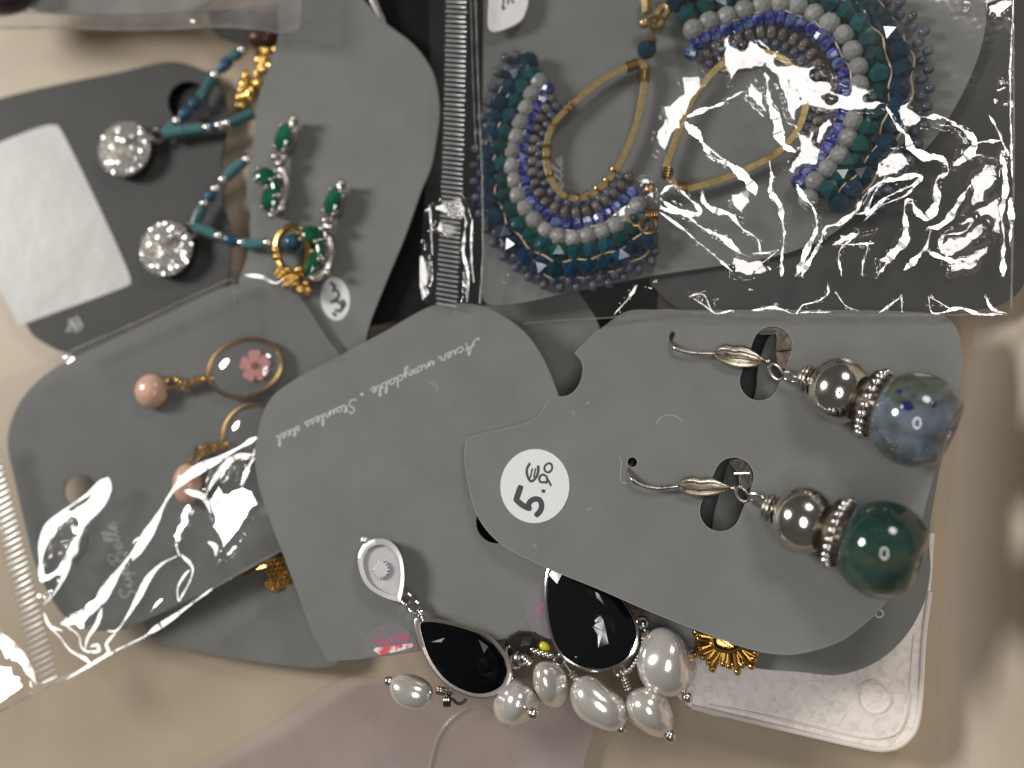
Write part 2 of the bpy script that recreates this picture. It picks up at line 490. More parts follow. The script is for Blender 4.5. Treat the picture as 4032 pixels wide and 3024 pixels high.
M_green = mat("green_glaze", (.1, .1, .1), .07, col2=(.1, .1, .1), nscale=.075, coat=.5, detail=7, sss=.10, warp=.9,
             stops=[(.33, (.012, .026, .023)), (.44, (.016, .044, .037)), (.51, (.026, .062, .048)), (.58, (.050, .066, .045)), (.66, (.085, .086, .052))])
M_spot = mat("cobalt_fleck", (.018, .025, .10), .15, coat=.5)
M_onyx = mat("black_onyx", (.004, .004, .005), .05, coat=.5)
M_onyx_dim = mat("dull_onyx", (.004, .004, .005), .07, spec=.12)
M_oxide = mat("oxidised_silver", (.20, .17, .14), .38, 1.0, col2=(.07, .06, .05), nscale=.8, ramp=(.4, .65), bump=.3, bscale=3, bdist=.05)
M_shine = mat("satin_steel", (.92, .91, .88), .42, 1.0)
M_tarn = mat("tarnished_silver", (.62, .56, .47), .32, 1.0, col2=(.12, .10, .08), nscale=.9, ramp=(.52, .75), bump=.3, bscale=3, bdist=.05)
M_mop = mat("mother_of_pearl", (.52, .50, .55), .18, col2=(.66, .62, .62), nscale=.3, coat=.3)
M_fleck_brown = mat("dark_crystal", (.02, .016, .016), .12, coat=.5)
M_pearl = mat("baroque_pearl", (.74, .69, .62), .18, .58, col2=(.84, .81, .77), nscale=.2, coat=1.0, bump=.25, bscale=.35, sss=.25, bdist=.3)
M_seed = mat("slate_seed_bead", (.07, .09, .14), .10, col2=(.10, .11, .15), nscale=.8, vary=.3, spec=.6)
M_brown = mat("smoke_seed_bead", (.13, .11, .10), .12, col2=(.34, .29, .25), nscale=.45, ramp=(.5, .62), vary=.3, spec=.6)
M_cobalt = mat("cobalt_bead", (.014, .018, .17), .10, col2=(.17, .22, .42), nscale=.6, ramp=(.46, .60), vary=.25, spec=.6)
M_white = mat("grey_white_bead", (.255, .255, .245), .36, col2=(.31, .31, .295), nscale=.4, vary=.15)
M_teal = mat("teal_bead", (.014, .062, .08), .12, col2=(.008, .09, .085), nscale=.3, vary=.35, spec=.6, trans=.15)
M_navy = mat("dark_blue_bead", (.010, .028, .058), .10, col2=(.008, .042, .062), nscale=.3, vary=.35, spec=.6)
M_thread = mat("cream_thread", (.62, .52, .38), .7)
M_tube = mat("teal_tube_bead", (.08, .20, .205), .16, vary=.25, trans=.15)
M_bluebead = mat("blue_bead", (.035, .11, .19), .10, vary=.3, trans=.1)
M_stone = mat("pave_stone", (.80, .78, .75), .09, .62)
M_emerald = mat("green_crystal", (.003, .05, .02), .05, col2=(.008, .16, .065), nscale=.3, spec=.8, coat=.6)
M_peach = mat("peach_stone", (.80, .44, .31), .18, col2=(.85, .52, .38), nscale=.2, coat=.4)
M_flower = mat("pressed_flower", (.85, .30, .28), .6, col2=(.90, .42, .38), nscale=.5)
M_stamen = mat("flower_centre", (.42, .10, .06), .7)
M_lens = film_mat("clear_resin", (.95, .95, .95), .15, .05, .05)
M_purple = mat("purple_stone", (.035, .02, .035), .15, coat=.4)
M_film = film_mat("clear_film", (1, 1, 1), .085, .12, .006)
M_filmE = film_mat("clear_film_left", (1, 1, 1), .09, .09, .03)
M_filmA = film_mat("hazy_film", (.88, .87, .86), .07, .12, .16, (.75, .72, .68))
M_seam = film_mat("film_fold", (.78, .77, .75), .16, .12, .20, (.75, .73, .70))
M_glint = film_mat("painted_glint", (.9, .9, .9), .14, .20, .50, (.98, .98, .96), scale=.9)  # white in the colour stands in for glints on the film
M_glintE = film_mat("painted_glint_soft", (.95, .95, .95), .05, .27, .30, (.97, .97, .95), scale=.25)  # same painted glint, softer, for the left bag
M_rib = film_mat("zip_plastic", (.9, .9, .9), .2, .25, .30, (.9, .9, .9))
M_case = mat("scratched_clear_plastic", (.92, .85, .795), .26, col2=(.76, .70, .65), nscale=.8, ramp=(.46, .62), bump=.3, bscale=1.2, speck=.35)  # pale base colour stands in for lamp glare on the clear plastic
M_caserim = mat("clear_plastic_rim", (.86, .80, .74), .15, coat=.5)
M_rosefilm = film_mat("rosy_film", (.97, .95, .95), .05, .25, .30, (.68, .58, .56), scale=.05)
M_yellow = mat("yellow_enamel", (.75, .62, .04), .2)

# ------------------------------------------------------------------ levels (mm above the tray floor)
pB = Plane(3.0); pC = Plane(6.5); pE = Plane(8.2); pA = Plane(9.6); pL = Plane(4.0)
pF = Plane(12.3, 0, -.10, 1850, 1800)
pG = Plane(14.1, 0, -.20, 1850, 1800)
pH = Plane(8.0, 0, -.11); pI = Plane(8.0); pM = Plane(3.0); pN = Plane(6.9)
pK = Plane(2.4, 0, -.06)
GRP = "grey jewellery cards lying in the tray"

def card(label, out, pl, material=M_card, holes=(), thick=.45, closed_spline=True):
    o2 = spline(out, True, 16)
    loops = [proj(o2, pl)] + [proj(h, pl) for h in holes]
    mb = MB(); mb.slab(loops, True, thick, pl.n())
    c = Vector((0, 0, 0))
    for p in loops[0]: c += p
    c /= len(loops[0])
    o = obj("jewellery_card", mb, material, origin=c, smooth=50, bevel=0 if holes else .09)
    return tag(o, label, "card", GRP)

def flat(name, pts, pl, dz, material, parent, thick=.06, smooth=50, label=None):
    mb = MB(); mb.slab([proj(pts, pl, dz + thick)], True, thick, pl.n())
    return obj(name, mb, material, parent, smooth, label=label)

# ------------------------------------------------------------------ tray
fl = MB(); fl.grid([[Vector((-330, y, 0)), Vector((-110, y, 0)), Vector((0, y, 0)), Vector((110, y, 0)), Vector((330, y, 0))] for y in (-260, -100, 0, 100, 260)], False)
tag(obj("tray_floor", fl, M_tray, smooth=0), "pale beige plastic tray floor under the cards and bags", None, None, "structure")
wp = [at(px, py, 6) for px, py in ((4230, -900), (4160, 300), (4090, 1100), (4000, 1700), (3950, 2200), (3930, 2800), (3930, 3900))]
wp = spline([(p.x, p.y) for p in wp], False, 4)
wm = MB(); rows = []
prof = [(-9.0, -.3), (-6, .25), (-3.5, 1.2), (-1.2, 3.0), (.6, 6), (2.5, 13), (5, 30), (7, 42), (9.5, 42.5), (10, 41), (8, 28)]
for i, p in enumerate(wp):
    t = (wp[min(i + 1, len(wp) - 1)] - wp[max(i - 1, 0)]).normalized()
    nn = Vector((-t.y, t.x))
    if nn.x < 0: nn = -nn
    rows.append([Vector((p.x + nn.x * d, p.y + nn.y * d, z)) for d, z in prof])
wm.grid(rows, False)
tag(obj("tray_wall", wm, M_wall, smooth=60), "rounded beige plastic tray wall rising at the edge", None, None, "structure")

# ------------------------------------------------------------------ cards
card_dark = card("charcoal card with a big white blank sticker and silver disc earrings",
    P("-160,450 0,388 249,328 497,278 597,254 661,244 721,249 796,276 845,316 885,390 895,480 880,580 868,640 890,708 876,790 905,900 908,1000 895,1100 800,1240 600,1400 420,1480 320,1430 271,1392 233,1381 179,1354 130,1321 103,1278 60,1200 -30,1000 -140,700"),
    pB, M_card_dark, [circ(742, 402, 82)])
st = MB(); sp = spline(P("-205,655 0,560 190,492 225,492 240,512 515,1100 515,1118 498,1127 72,1284c"), True, 20)
st.slab([proj(sp, pB, .12)], True, .1)
sticker_blank = obj("blank_sticker", st, M_paperw, card_dark, 50)
mb = MB(); script(mb, "bu", (300, 1240), (262, 1300), 20, 6, pB); script(mb, "ix", (262, 1262), (300, 1310), 22, 6, pB)
obj("lettering", mb, M_inkf, card_dark, 0)

card_green = card("light grey card with a wavy edge holding the green crystal earrings",
    P("1110,-60 1300,-110 1422,-10 1512,85 1621,169 1676,234 1711,303 1728,388 1731,448 1720,537 1696,661 1661,746 1594,933 1524,1101 1461,1259 1400,1420 1200,1440 1000,1250 940,1130 975,1000 985,850 972,763 976,690 990,600 1004,500 1018,388 1062,250 1094,144"), pC)
fs = spline(circ(1320, 1177, 57, 20, 86, -.12), True, 12)
o = flat("price_sticker", fs, pC, .02, M_paper, card_green)
mb = MB()
for s_ in ("1300,1110 1318,1130 1310,1150", "1325,1140 1335,1165 1320,1180", "1300,1190 1325,1185 1345,1200 1340,1225 1318,1220", "1345,1180 1358,1195 1350,1215", "1310,1230 1325,1245"):
    ribbon(mb, spline(P(s_), False, 4), 12, pC, .12)
obj("lettering", mb, M_marker, card_green, 0)

card_bagl = card("grey card printed with white script inside the zip bag at the left edge",
    P("30,1750 38,1680 70,1598 136,1512 228,1441 304,1403 600,1262 868,1138 970,1112 1063,1108 1139,1135 1193,1186 1280,1320 1340,1400 1420,1560 1430,1720 1380,1900 1250,2080 1108,2167 835,2317 540,2456 484,2479 390,2484 312,2467 245,2417 184,2323 134,2211 106,2100 60,1900"),
    pE, M_card_mid, [circ(317, 1935, 67)])
mb = MB(); script(mb, "Sup", (548, 2372), (495, 2225), 26, 5.5, pE); script(mb, "Belle", (500, 2215), (452, 2055), 28, 5.5, pE)
obj("lettering", mb, M_inkf, card_bagl, 0)
mb = MB(); ribbon(mb, [Vector(p) for p in ((345, 2105), (342, 2150), (322, 2190), (290, 2215))], 5, pE, .02); obj("hole_edge", mb, M_card_dark, card_bagl, 0)

card_steel = card("grey card printed with white stainless steel script under the black stone earrings",
    P("1003,1772 1014,1712 1036,1625 1074,1560 1133,1512 1372,1381 1524,1300 1632,1237 1703,1204 1795,1194 1898,1205 1979,1243 2060,1302 2120,1378 2169,1476 2200,1560 2260,1700 2320,1950 2340,2200 2290,2370 2170,2462 1990,2514 1647,2566 1423,2595 1290,2603c 1234,2501 1167,2323 1117,2190 1057,2032 1019,1913 1003,1815"), pF, M_card, [circ(1958, 2056, 84)])
mb = MB()
def w2(word, a, b): script(mb, word, (900 + a[0] * K12, 1300 + a[1] * K12), (900 + b[0] * K12, 1300 + b[1] * K12), 19, 4.2, pF, .02)
w2("Acier", (1800, 70), (1525, 195)); w2("inoxydable", (1490, 215), (1030, 425)); w2("Stainless", (925, 500), (550, 670)); w2("steel", (515, 690), (345, 770))
ribbon(mb, [Vector((900 + 958 * K12, 1300 + 462 * K12)), Vector((900 + 978 * K12, 1300 + 468 * K12))], 10, pF, .02)
obj("lettering", mb, M_ink, card_steel, 0)
def shop_sticker(cx, cy, r, x, y, ang, full):
    ring = [Vector((p.x, min(p.y, 2590 - (p.x - 1423) * .125) if full else p.y)) for p in circ(cx, cy, r, 44)]
    o = flat("shop_sticker", ring, pF, .02, M_sticker, card_steel)
    c = bpy.data.curves.new("lettering", 'FONT'); c.body = "BijouxMimi"; c.align_x = 'CENTER'; c.align_y = 'CENTER'
    p = at(x, y, pF, .13); c.size = 1
    t = bpy.data.objects.new("lettering", c); COL.objects.link(t); t.parent = o
    k = kpx(p) * 172 / 5.3 * MM
    n = pF.n(); xa = (right * math.cos(ang) - up * math.sin(ang)); xa = (xa - n * xa.dot(n)).normalized(); ya = n.cross(xa)
    q = Matrix((xa, ya, n)).transposed().to_4x4() @ Matrix.Diagonal((k, k * 1.15, k, 1)); q.translation = (p - Vector(o["_o"])) * MM
    bpy.context.view_layer.update()
    me = bpy.data.meshes.new_from_object(t.evaluated_get(bpy.context.evaluated_depsgraph_get()))
    bpy.data.objects.remove(t); me.materials.clear(); me.materials.append(M_pink)
    t = bpy.data.objects.new("lettering", me); COL.objects.link(t); t.parent = o; t.matrix_basis = q
    if full:
        flat("print_band", P("1470,2562c 1478,2550c 1626,2532c 1632,2546c 1560,2566c 1500,2580c"), pF, .09, M_red, o, .03)
shop_sticker(1535, 2568, 113, 1541, 2521, math.radians(173), True)
shop_sticker(2185, 2395, 122, 2158, 2352, math.radians(123), False)

notch = "2361,1297c 2264,1389c 2290,1420 2297,1455 2288,1500 2268,1535 2240,1557 2201,1564 2155,1554c 2155,1568 2146,1602 2123,1634 2088,1660 2045,1674 1837,1724c"
card_price = card("notched grey card with a round five ninety price sticker, topmost of the pile",
    P(notch + " 1830,1778 1840,1878 1882,2032 1964,2134 2118,2219 2372,2325 2534,2396 2729,2475 2846,2520 2988,2564 3080,2576 3150,2572 3310,2522 3440,2425 3520,2330 3600,2180 3645,1990 3690,1830 3745,1660 3785,1520 3790,1400 3765,1290 3720,1245 3600,1228 2640,1222 2470,1226"),
    pG, M_card, [circ(2648, 1322, 21, 19), circ(2490, 1820, 21, 16), stadium(3042, 1366, 81, 2990, 1500, 79), stadium(2890, 1880, 80, 2836, 2012, 82)])
_out = spline(P(notch + " 1830,1778 1840,1878 1882,2032 1964,2134 2118,2219 2372,2325 2534,2396 2729,2475 2846,2520 2988,2564 3080,2576 3150,2572 3310,2522 3440,2425"), False, 16)
mb = MB(); mb.tube(proj(_out, pG, -.06), .085, 6)
for h in (circ(2648, 1322, 21, 19), circ(2490, 1820, 21, 16), stadium(3042, 1366, 81, 2990, 1500, 79), stadium(2890, 1880, 80, 2836, 2012, 82)): mb.tube(proj(h, pG, -.05), .085, 6, True)
obj("lit_cut_edge", mb, M_cut, card_price)  # light tubes paint the bright edge line of card and holes
o = flat("price_sticker", circ(2106, 1914, 136, 48, 146, .1), pG, .02, M_paper, card_price, .07)
mb = MB()
def ds(s_, w): ribbon(mb, spline(D3(s_), False, 3), w * K11, pG, .11)
ribbon(mb, [Vector(p[:2]) for p in D3("507,826 467,940 478,962")], 24, pG, .1)
ds("470,945 520,985 558,1005 590,1012", 46); ds("560,1008 572,962 610,935 650,940 668,975 660,1025 617,1072", 44)
ribbon(mb, [Vector(p[:2]) for p in D3("668,870 698,874")], 15, pG, .12)
ds("578,648 552,700 556,750 585,795 620,770 642,715 640,668", 20); ds("596,690 578,770", 13); ds("622,690 606,765", 13)
ds("700,800 660,800 650,770 672,742 705,755 712,790 700,815", 18); ds("712,770 745,832", 17)
ds("700,720 690,690 705,662 735,652 752,678 742,712 718,724 698,715", 17)
obj("lettering", mb, M_marker, o, 0)
# scuffs and hairs pressed in the surface
mb = MB()
for s_ in ("1580,345 1600,300 1660,270 1730,280 1790,325", "1285,600 1300,640 1292,760 1305,800 1350,812", "1020,185 1050,160", "915,240 922,270", "1030,1020 1060,1010", "600,1295 630,1315"):
    ribbon(mb, spline(D3(s_), False, 4), 2.4, pG, .012)
obj("scuffs", mb, M_inkf, card_price, 0)
mb = MB()
for s_ in ("1460,380 1500,400 1515,420 1512,445", "640,640 690,650", "1280,1020 1284,1030"):
    ribbon(mb, spline(D2(s_), False, 4), 2.4, pF, .012)
obj("scuffs", mb, M_inkf, card_steel, 0)

card_under = card("grey card under the price card, its rounded corner over the clear case",
    P("2380,2440 2420,2350 2600,2240 2790,2110 2815,2010 2840,1920 2880,1790 2935,1660 2975,1540 2985,1450 3020,1340 3080,1280 3300,1300 3700,1420 3740,1600 3690,1900 3660,2100 3662,2262 3636,2378 3558,2514 3442,2611 3300,2657 3150,2646 2960,2628 2800,2585 2560,2500 2450,2470"), pH, M_card,
    [circ(2500, 2395, 42, 20)])  # left edge runs through the keyholes to imitate the rim's shadow edge
mb = MB(); mb.tube([at(p.x, p.y, pH, .1) for p in circ(3462, 2416, 15, 16)], .12, 6, True); obj("hole_edge", mb, M_plate, card_under)

card_fan = card("grey card behind the beaded fan earrings in the crinkled bag",
    P("1905,-120c 3900,-120c 3860,200 3700,520 3520,710 3370,848 3247,939 3050,1010 2831,1047 2549,1090 2250,1150 2000,1200 1910,1190 1900,1000"), pI, M_card)
mb = MB(); script(mb, "elle", (2216, 752), (2212, 618), 21, 5.5, pI); obj("lettering", mb, M_ink, card_fan, 0)
tg = MB(); tg.slab([proj(spline(C3("258,-160c 560,-160c 562,0 552,60 500,165 285,250 250,225 242,190"), True, 8), pI, 2.4)], True, .6)
pt = obj("price_tag", tg, M_plate, card_fan, 50, bevel=.12)
mb = MB()
def pt_s(s_): ribbon(mb, spline(P(s_, 1850, 0, 300 / 2212), False, 2), 7, pI, 2.45)
pt_s("975,-150 975,60 955,270 1030,215"); pt_s("1105,-150 1110,40 1105,130"); pt_s("1170,-20 1230,10 1265,50 1225,95")
obj("lettering", mb, M_marker, pt, 0)

card_low = card("grey card peeking out below the bag holding the fan earrings",
    P("1800,1010c 2180,1040c 2285,1160 2362,1300 2330,1420 2240,1600 2000,1700 1800,1500"), pM, M_card)
card_bagr = card("darker grey card at the right-hand end of the crinkled bag",
    P("2560,1120c 2560,1000 3000,700 3500,-120c 4100,-120c 4080,600 4040,1100 3960,1190 3700,1225 2700,1225"), pN, M_card_dark)
card_ll = card("pale grey card below the zip bag at the lower left, under a gold charm",
    P("579,2480 540,2380 620,2150 900,1950 1200,2000 1330,2200 1340,2600 1265,2628 1200,2628 947,2596 724,2551 624,2529"), pL)
card_top = card("grey card corner inside the hazy bag at the top edge",
    P("90,-160c 860,-160c 850,-20 800,20 700,45 500,56 320,52 180,48 110,28 80,-40"), pA, M_card)
card_tan = card("dark card end poking out under the hazy bag, behind teal beads",
    P("815,40c 1100,40c 1090,140 1040,170 960,172 890,155 840,125"), Plane(4.5), M_card_dark)
o = MB(); o.slab([proj(spline(P("1380,-120c 1960,-120c 1965,1180c 1380,1300c"), True, 60), Plane(3.6))], True, .3)
tag(obj("dark_sheet", o, M_black, origin=at(1680, 600, 3.6)), "black plastic sleeve showing in the gap beside the zip", "sleeve")

o = MB(); o.slab([proj(spline(P("2230,1080c 2600,1080c 2560,1460c 2250,1480c"), True, 60), Plane(1.0))], True, .3)  # added black sheet, darkens the gap in place of shade
tag(obj("dark_sheet", o, M_black, origin=at(2420, 1260, 1)), "black sheet added to darken the gap below the crinkled bag beside the notched price card", "sleeve")
o = MB(); o.slab([proj(spline(P("2650,1500c 2750,1240c 3150,1230c 3000,2180c 1840,2190c 1840,1950c"), True, 60), Plane(3.2))], True, .3)  # added black sheet imitates the shadow inside the keyholes
tag(obj("dark_sheet", o, M_black, origin=at(2900, 1700, 3.2)), "black sheet standing in for shade in the keyhole openings of the price card", "sleeve")
# clear case at the lower right
o2 = spline(P("2560,2480c 2600,2640 2720,2785 3000,2850 3200,2895 3380,2935 3470,2950 3540,2935 3590,2890 3612,2830 3640,2500 3665,2320 3680,2100c 3000,2100c"), True, 14)
mb = MB(); mb.slab([proj(o2, pK)], True, 1.2)
case = tag(obj("plastic_case", mb, M_case, origin=at(3200, 2600, pK), bevel=.3), "scratched clear plastic case with a rounded corner at the lower right", "case")
rim = spline(P("2725,2785 3000,2850 3200,2897 3380,2938 3470,2952 3540,2938 3594,2890 3616,2830 3640,2500 3662,2330"), False, 10)
mb = MB(); mb.tube(proj(rim, pK, .5), .42, 8); obj("rim", mb, M_caserim, case)
rim = spline(P("2790,2775 3000,2815 3200,2860 3380,2900 3460,2906 3530,2885 3562,2830 3600,2500"), False, 10)
mb = MB(); mb.tube(proj(rim, pK, .12), .2, 6); obj("rim", mb, M_caserim, case)
mb = MB(); mb.torus(at(3440, 2745, pK, .05), (0, 0, 1), 2.6, .28, 24, 6); obj("moulded_ring", mb, M_caserim, case)

mb = MB(); r9 = random.Random(4)
for i in range(46):
    u, v = r9.random(), r9.random()
    x = 2780 + 820 * u; y = 2660 + (120 + 190 * u) * v
    a = r9.choice((.6, .75, -.9, 1.2, .1)) + r9.uniform(-.25, .25); l = r9.uniform(30, 150)
    if y + abs(math.sin(a) * l) / 2 > 2760 + 190 * u or x + l / 2 > 3590: continue
    ribbon(mb, [Vector((x - math.cos(a) * l / 2, y - math.sin(a) * l / 2)), Vector((x, y + r9.uniform(-4, 4))), Vector((x + math.cos(a) * l / 2, y + math.sin(a) * l / 2))], r9.uniform(1.2, 2.8), pK, .02 + .004 * i)
obj("scratches", mb, M_plate, case, 0)["kind"] = "stuff"
# rosy sheet at the bottom
o2 = spline(P("560,3150c 760,3024 1100,2840 1300,2700 1380,2668 1500,2680 1750,2700 2100,2720 2330,2780 2300,3000 2250,3150c"), True, 30)
mb = MB(); mb.slab([proj(o2, Plane(2.2))], True, .15)
sheet = tag(obj("plastic_sheet", mb, M_rosefilm, origin=at(1500, 2900, 2.2)), "rosy see-through plastic sheet lying on the tray below the pearls", "sheet")
arc = spline(P("1680,3100 1695,3000 1730,2890 1790,2820 1860,2785 1930,2800 1985,2860"), False, 10)
mb = MB(); mb.tube([at(p.x, p.y, 2.2, .3) for p in arc], .17, 6); obj("round_edge", mb, M_rib, sheet)
def px2(p): return Vector(p[:2])
o = MB(); o.slab([proj(spline(P("640,300 850,300 850,500 640,500"), True, 40), Plane(1.4))], True, .3)  # added black sheet, makes the hole look dark inside
tag(obj("dark_sheet", o, M_black, origin=at(740, 400, 1.4)), "black sheet added to darken the round hole of the charcoal card", "sleeve")

# ------------------------------------------------------------------ silver and glass bead earrings on the price card
def leaf_mesh(out, tip, pl, h):
    """embossed leaf: thin domed blade with veins pressed in from the tip"""
    k = min(range(len(out)), key=lambda i: (out[i][0] - tip[0]) ** 2 + (out[i][1] - tip[1]) ** 2)
    ua = resample([px2(p) for p in spline([(p[0], p[1]) for p in out[:k + 1]], False, 4)], n=22)
    lb = resample([px2(p) for p in spline([(p[0], p[1]) for p in [out[0]] + out[:k - 1:-1]], False, 4)], n=22)
    mb = MB(); rows = []; nv = 17
    for i in range(22):
        row = []; a, b = ua[i], lb[i]
        for j in range(nv):
            v = j / (nv - 1) * 2 - 1
            q = a.lerp(b, j / (nv - 1))
            g = sum(d * math.exp(-((v - c_) / w_) ** 2) for c_, w_, d in ((-.52, .10, .30), (.02, .10, .42), (.50, .10, .30)))
            g *= min(1, (21 - i) / 3 + .25)
            row.append(at(q.x, q.y, pl, h + .75 * (1 - v * v) * math.sin(math.pi * min(1, (i + 2) / 23)) ** .5 - g - (.5 if j in (0, nv - 1) else 0)))
        rows.append(row)
    mb.grid(rows, False)
    bt = [[p - Vector((0, 0, .7)) for p in r] for r in rows]
    mb.grid([list(reversed(r)) for r in bt], False)
    return mb

def glass_earring(label, hook, leaf, leaf_tip, ringc, loopc, coil, sc, bc, rs, rb, spc, rsp, bead_mat, plate, pieces):
    base = at(sc[0], sc[1], pG)
    t = thing("earring", label, "earring", base, "silver and glass bead earrings on the price card")
    mb = MB(); hp = spline(hook, False, 6)
    n = len(hp)
    zz = [(-1.6 + 3.0 * min(1, i / (n * .28))) if i < n * .28 else 1.4 for i in range(n)]
    mb.tube([at(p.x, p.y, pG, z) for p, z in zip(hp, zz)], .36, 10); obj("ear_hook", mb, M_tarn, t)
    obj("leaf", leaf_mesh(leaf, leaf_tip, pG, 1.5), M_tarn, t, 35)
    mb = MB(); mb.slab([proj(spline(plate, True, 8), pG, -.2)], True, .5, pG.n()); pt = obj("lever_plate", mb, M_oxide, t, 40, bevel=.08)
    for a, b in pieces:
        mb = MB(); mb.tube([at(a[0], a[1], pG, .05), at(b[0], b[1], pG, .05)], .2, 6); obj("ridge", mb, M_steel, pt)
    mb = MB(); p = at(leaf_tip[0] + 8, leaf_tip[1] + 2, pG, 1.6); mb.ball(p, .5); obj("hinge_pin", mb, M_silver, t)
    cz = 5.2
    Sc = at(sc[0], sc[1], pG, 5.4); Bc = at(bc[0], bc[1], pG, 8.6)
    ax = (Bc - Sc).normalized()
    mb = MB()
    q = at(ringc[0], ringc[1], pG, 2.2); mb.torus(q, Vector((.15, .1, 1)), ringc[2] * kpx(q), .27, 22, 8, (1, .62)); obj("jump_ring", mb, M_silver, t)
    mb = MB(); q = at(loopc[0], loopc[1], pG, 3.0); yv = ax.cross(Vector((0, 0, 1))).normalized()
    R0 = loopc[2] * kpx(q)
    mb.tube([q + ax * (math.cos(a) * R0 * 1.25) + Vector((0, 0, 1)).cross(ax).normalized() * (math.sin(a) * R0 * .6) + Vector((0, 0, .5 * math.sin(a))) for a in (2 * math.pi * i / 22 for i in range(22))], .25, 7, True)
    obj("wire_loop", mb, M_silver, t)
    mb = MB()
    rS = rs * kpx(Sc)
    for i, (d, r) in enumerate(((-1.13, .40), (-1.01, .47))):
        mb.torus(Sc + ax * rS * d, ax, rS * r * .8, .3, 24, 8)
    mb.tube([Sc + ax * rS * -1.55, Sc + ax * rS * -.9], .5, 8)
    obj("wire_coil", mb, M_silver, t)
    mb = MB(); mb.lathe(Sc, ax, [(rS * math.sin(a) * .97, rS * math.cos(a)) for a in (math.radians(-82 + 164 * i / 28) for i in range(29))], 44)
    obj("silver_bead", mb, M_silverb, t, 60)
    Pc = Sc + ax * ((at(spc[0], spc[1], pG, 7) - Sc).dot(ax))
    rP = rsp * kpx(Pc)
    mb = MB(); mb.lathe(Pc, ax, [(-1.5, rP * .5), (-1.5, rP * .9), (-1.25, rP * .95), (-.8, rP * .9), (.8, rP * .9), (1.25, rP * .95), (1.5, rP * .9), (1.5, rP * .5)], 40)
    sp_ = obj("spacer_ring", mb, M_oxide, t, 40)
    mb = MB(); R = ax.to_track_quat('Z', 'Y').to_matrix(); nb = 24
    gm = MB(); gm.ball(Vector((0, 0, 0)), 1, 10, 7); gme = mesh_of(gm, "granule", Vector((0, 0, 0)))
    gme.materials.append(M_silverb)
    for i in range(nb):
        a = 2 * math.pi * i / nb
        pos = Pc + R @ Vector((rP * .97 * math.cos(a), rP * .97 * math.sin(a), 0))
        inst("granule", gme, M_silverb, sp_, pos, R @ Vector((1, 0, 0)), R @ Vector((0, 1, 0)), ax, (.60, .60, .82))
    rB = rb * kpx(Bc)
    mb = MB(); prof = [(-rB * .86, rB * .18), (-rB * .86, rB * .46)] + [(rB * math.sin(a) * .97, rB * math.cos(a)) for a in (math.radians(-60 + 108 * i / 30) for i in range(31))] + [(rB * .735, rB * .62), (rB * .75, rB * .3), (rB * .72, rB * .16), (rB * .5, rB * .12)]
    mb.lathe(Bc, ax, prof, 56); obj("glass_bead", mb, bead_mat, t, 45)
    return t, Bc, rB

def v8(x, y): return (2400 + x * .7378, 1150 + y * .7378)
def s8(r): return r * .7378
e1, B1, R1 = glass_earring("silver earring with the blue and green mottled glass bead, upper of the pair",
    C8("338,222 326,262 350,298 400,316 480,325 560,326"), C8("555,326 572,295 625,275 662,284 710,281 772,312 835,368 780,398 710,407 620,390 572,358"), v8(835, 368),
    (*v8(888, 425), s8(47)), (*v8(968, 455), s8(38)), None, v8(1222, 525), v8(1632, 680), s8(180), s8(258), v8(1402, 612), s8(186), M_blue,
    C8("815,195 880,180 950,195 992,262 985,325 970,400 905,400 890,330 885,220"), [(v8(805, 208), v8(888, 208)), (v8(890, 308), v8(968, 302)), (v8(800, 222), v8(885, 222))])
e2, B2, R2 = glass_earring("silver earring with the dark green mottled glass bead, lower of the pair",
    C8("128,902 102,948 122,1000 172,1030 260,1045 365,1036"), C8("358,1028 398,990 450,980 482,990 535,985 595,1010 655,1046 600,1075 520,1095 430,1090 380,1066"), v8(650, 1045),
    (*v8(708, 1080), s8(44)), (*v8(785, 1100), s8(36)), None, v8(1030, 1215), v8(1456, 1372), s8(182), s8(262), v8(1222, 1290), s8(188), M_green,
    C8("650,905 700,890 750,935 765,990 760,1040 700,1050 690,980"), [(v8(665, 968), v8(745, 965)), (v8(640, 905), v8(690, 970))])
# cobalt flecks in the blue bead
for px, py, r in ((3573, 1598, .75), (3677, 1592, .42), (3540, 1540, .4), (3600, 1558, .35)):
    q = at(px, py, B1.z); d = ray(px, py).normalized()
    L_ = (CAM - B1); b_ = L_.dot(d); disc = b_ * b_ - L_.dot(L_) + R1 * R1
    if disc > 0:
        hit = CAM + d * (-b_ - math.sqrt(disc)); nn = (hit - B1).normalized()
        mb = MB(); mb.ball(hit - nn * .05, r, 10, 6, (1, 1.4, .12), nn); obj("fleck", mb, M_spot, e1)

# ------------------------------------------------------------------ black stone and pearl earrings
def gem(out, c, pl, z0, h, offs=0.5):
    """checkerboard-cut stone: rings of facets rising to a table"""
    base = [px2(p) for p in resample(spline(out, True, 6) + [spline(out, True, 6)[0]], n=17)[:-1]]
    n = len(base); c = Vector(c); rings = []
    for k, (s_, z) in enumerate(((1, 0), (.985, .18), (.80, .56), (.56, .82), (.30, .95), (.10, 1))):
        ring = []
        for i in range(n):
            f = (k % 2) * .5
            p = base[i].lerp(base[(i + 1) % n], f) if k > 1 else base[i]
            q = c + (p - c) * s_
            ring.append(at(q.x, q.y, pl, z0 + h * z))
        rings.append(ring)
    mb = MB(); o = 0
    mb.v = [p for r in rings for p in r]
    for k in range(len(rings) - 1):
        for i in range(n):
            j = (i + 1) % n; a, b, d_, e = k * n + i, k * n + j, (k + 1) * n + i, (k + 1) * n + j
            if k == 0: mb.f.append((a, b, e, d_))
            elif k % 2: mb.f += [(a, b, d_), (b, e, d_)]
            else: mb.f += [(a, b, e), (a, e, d_)]
    mb.f.append(tuple((len(rings) - 1) * n + i for i in range(n)))
    return mb

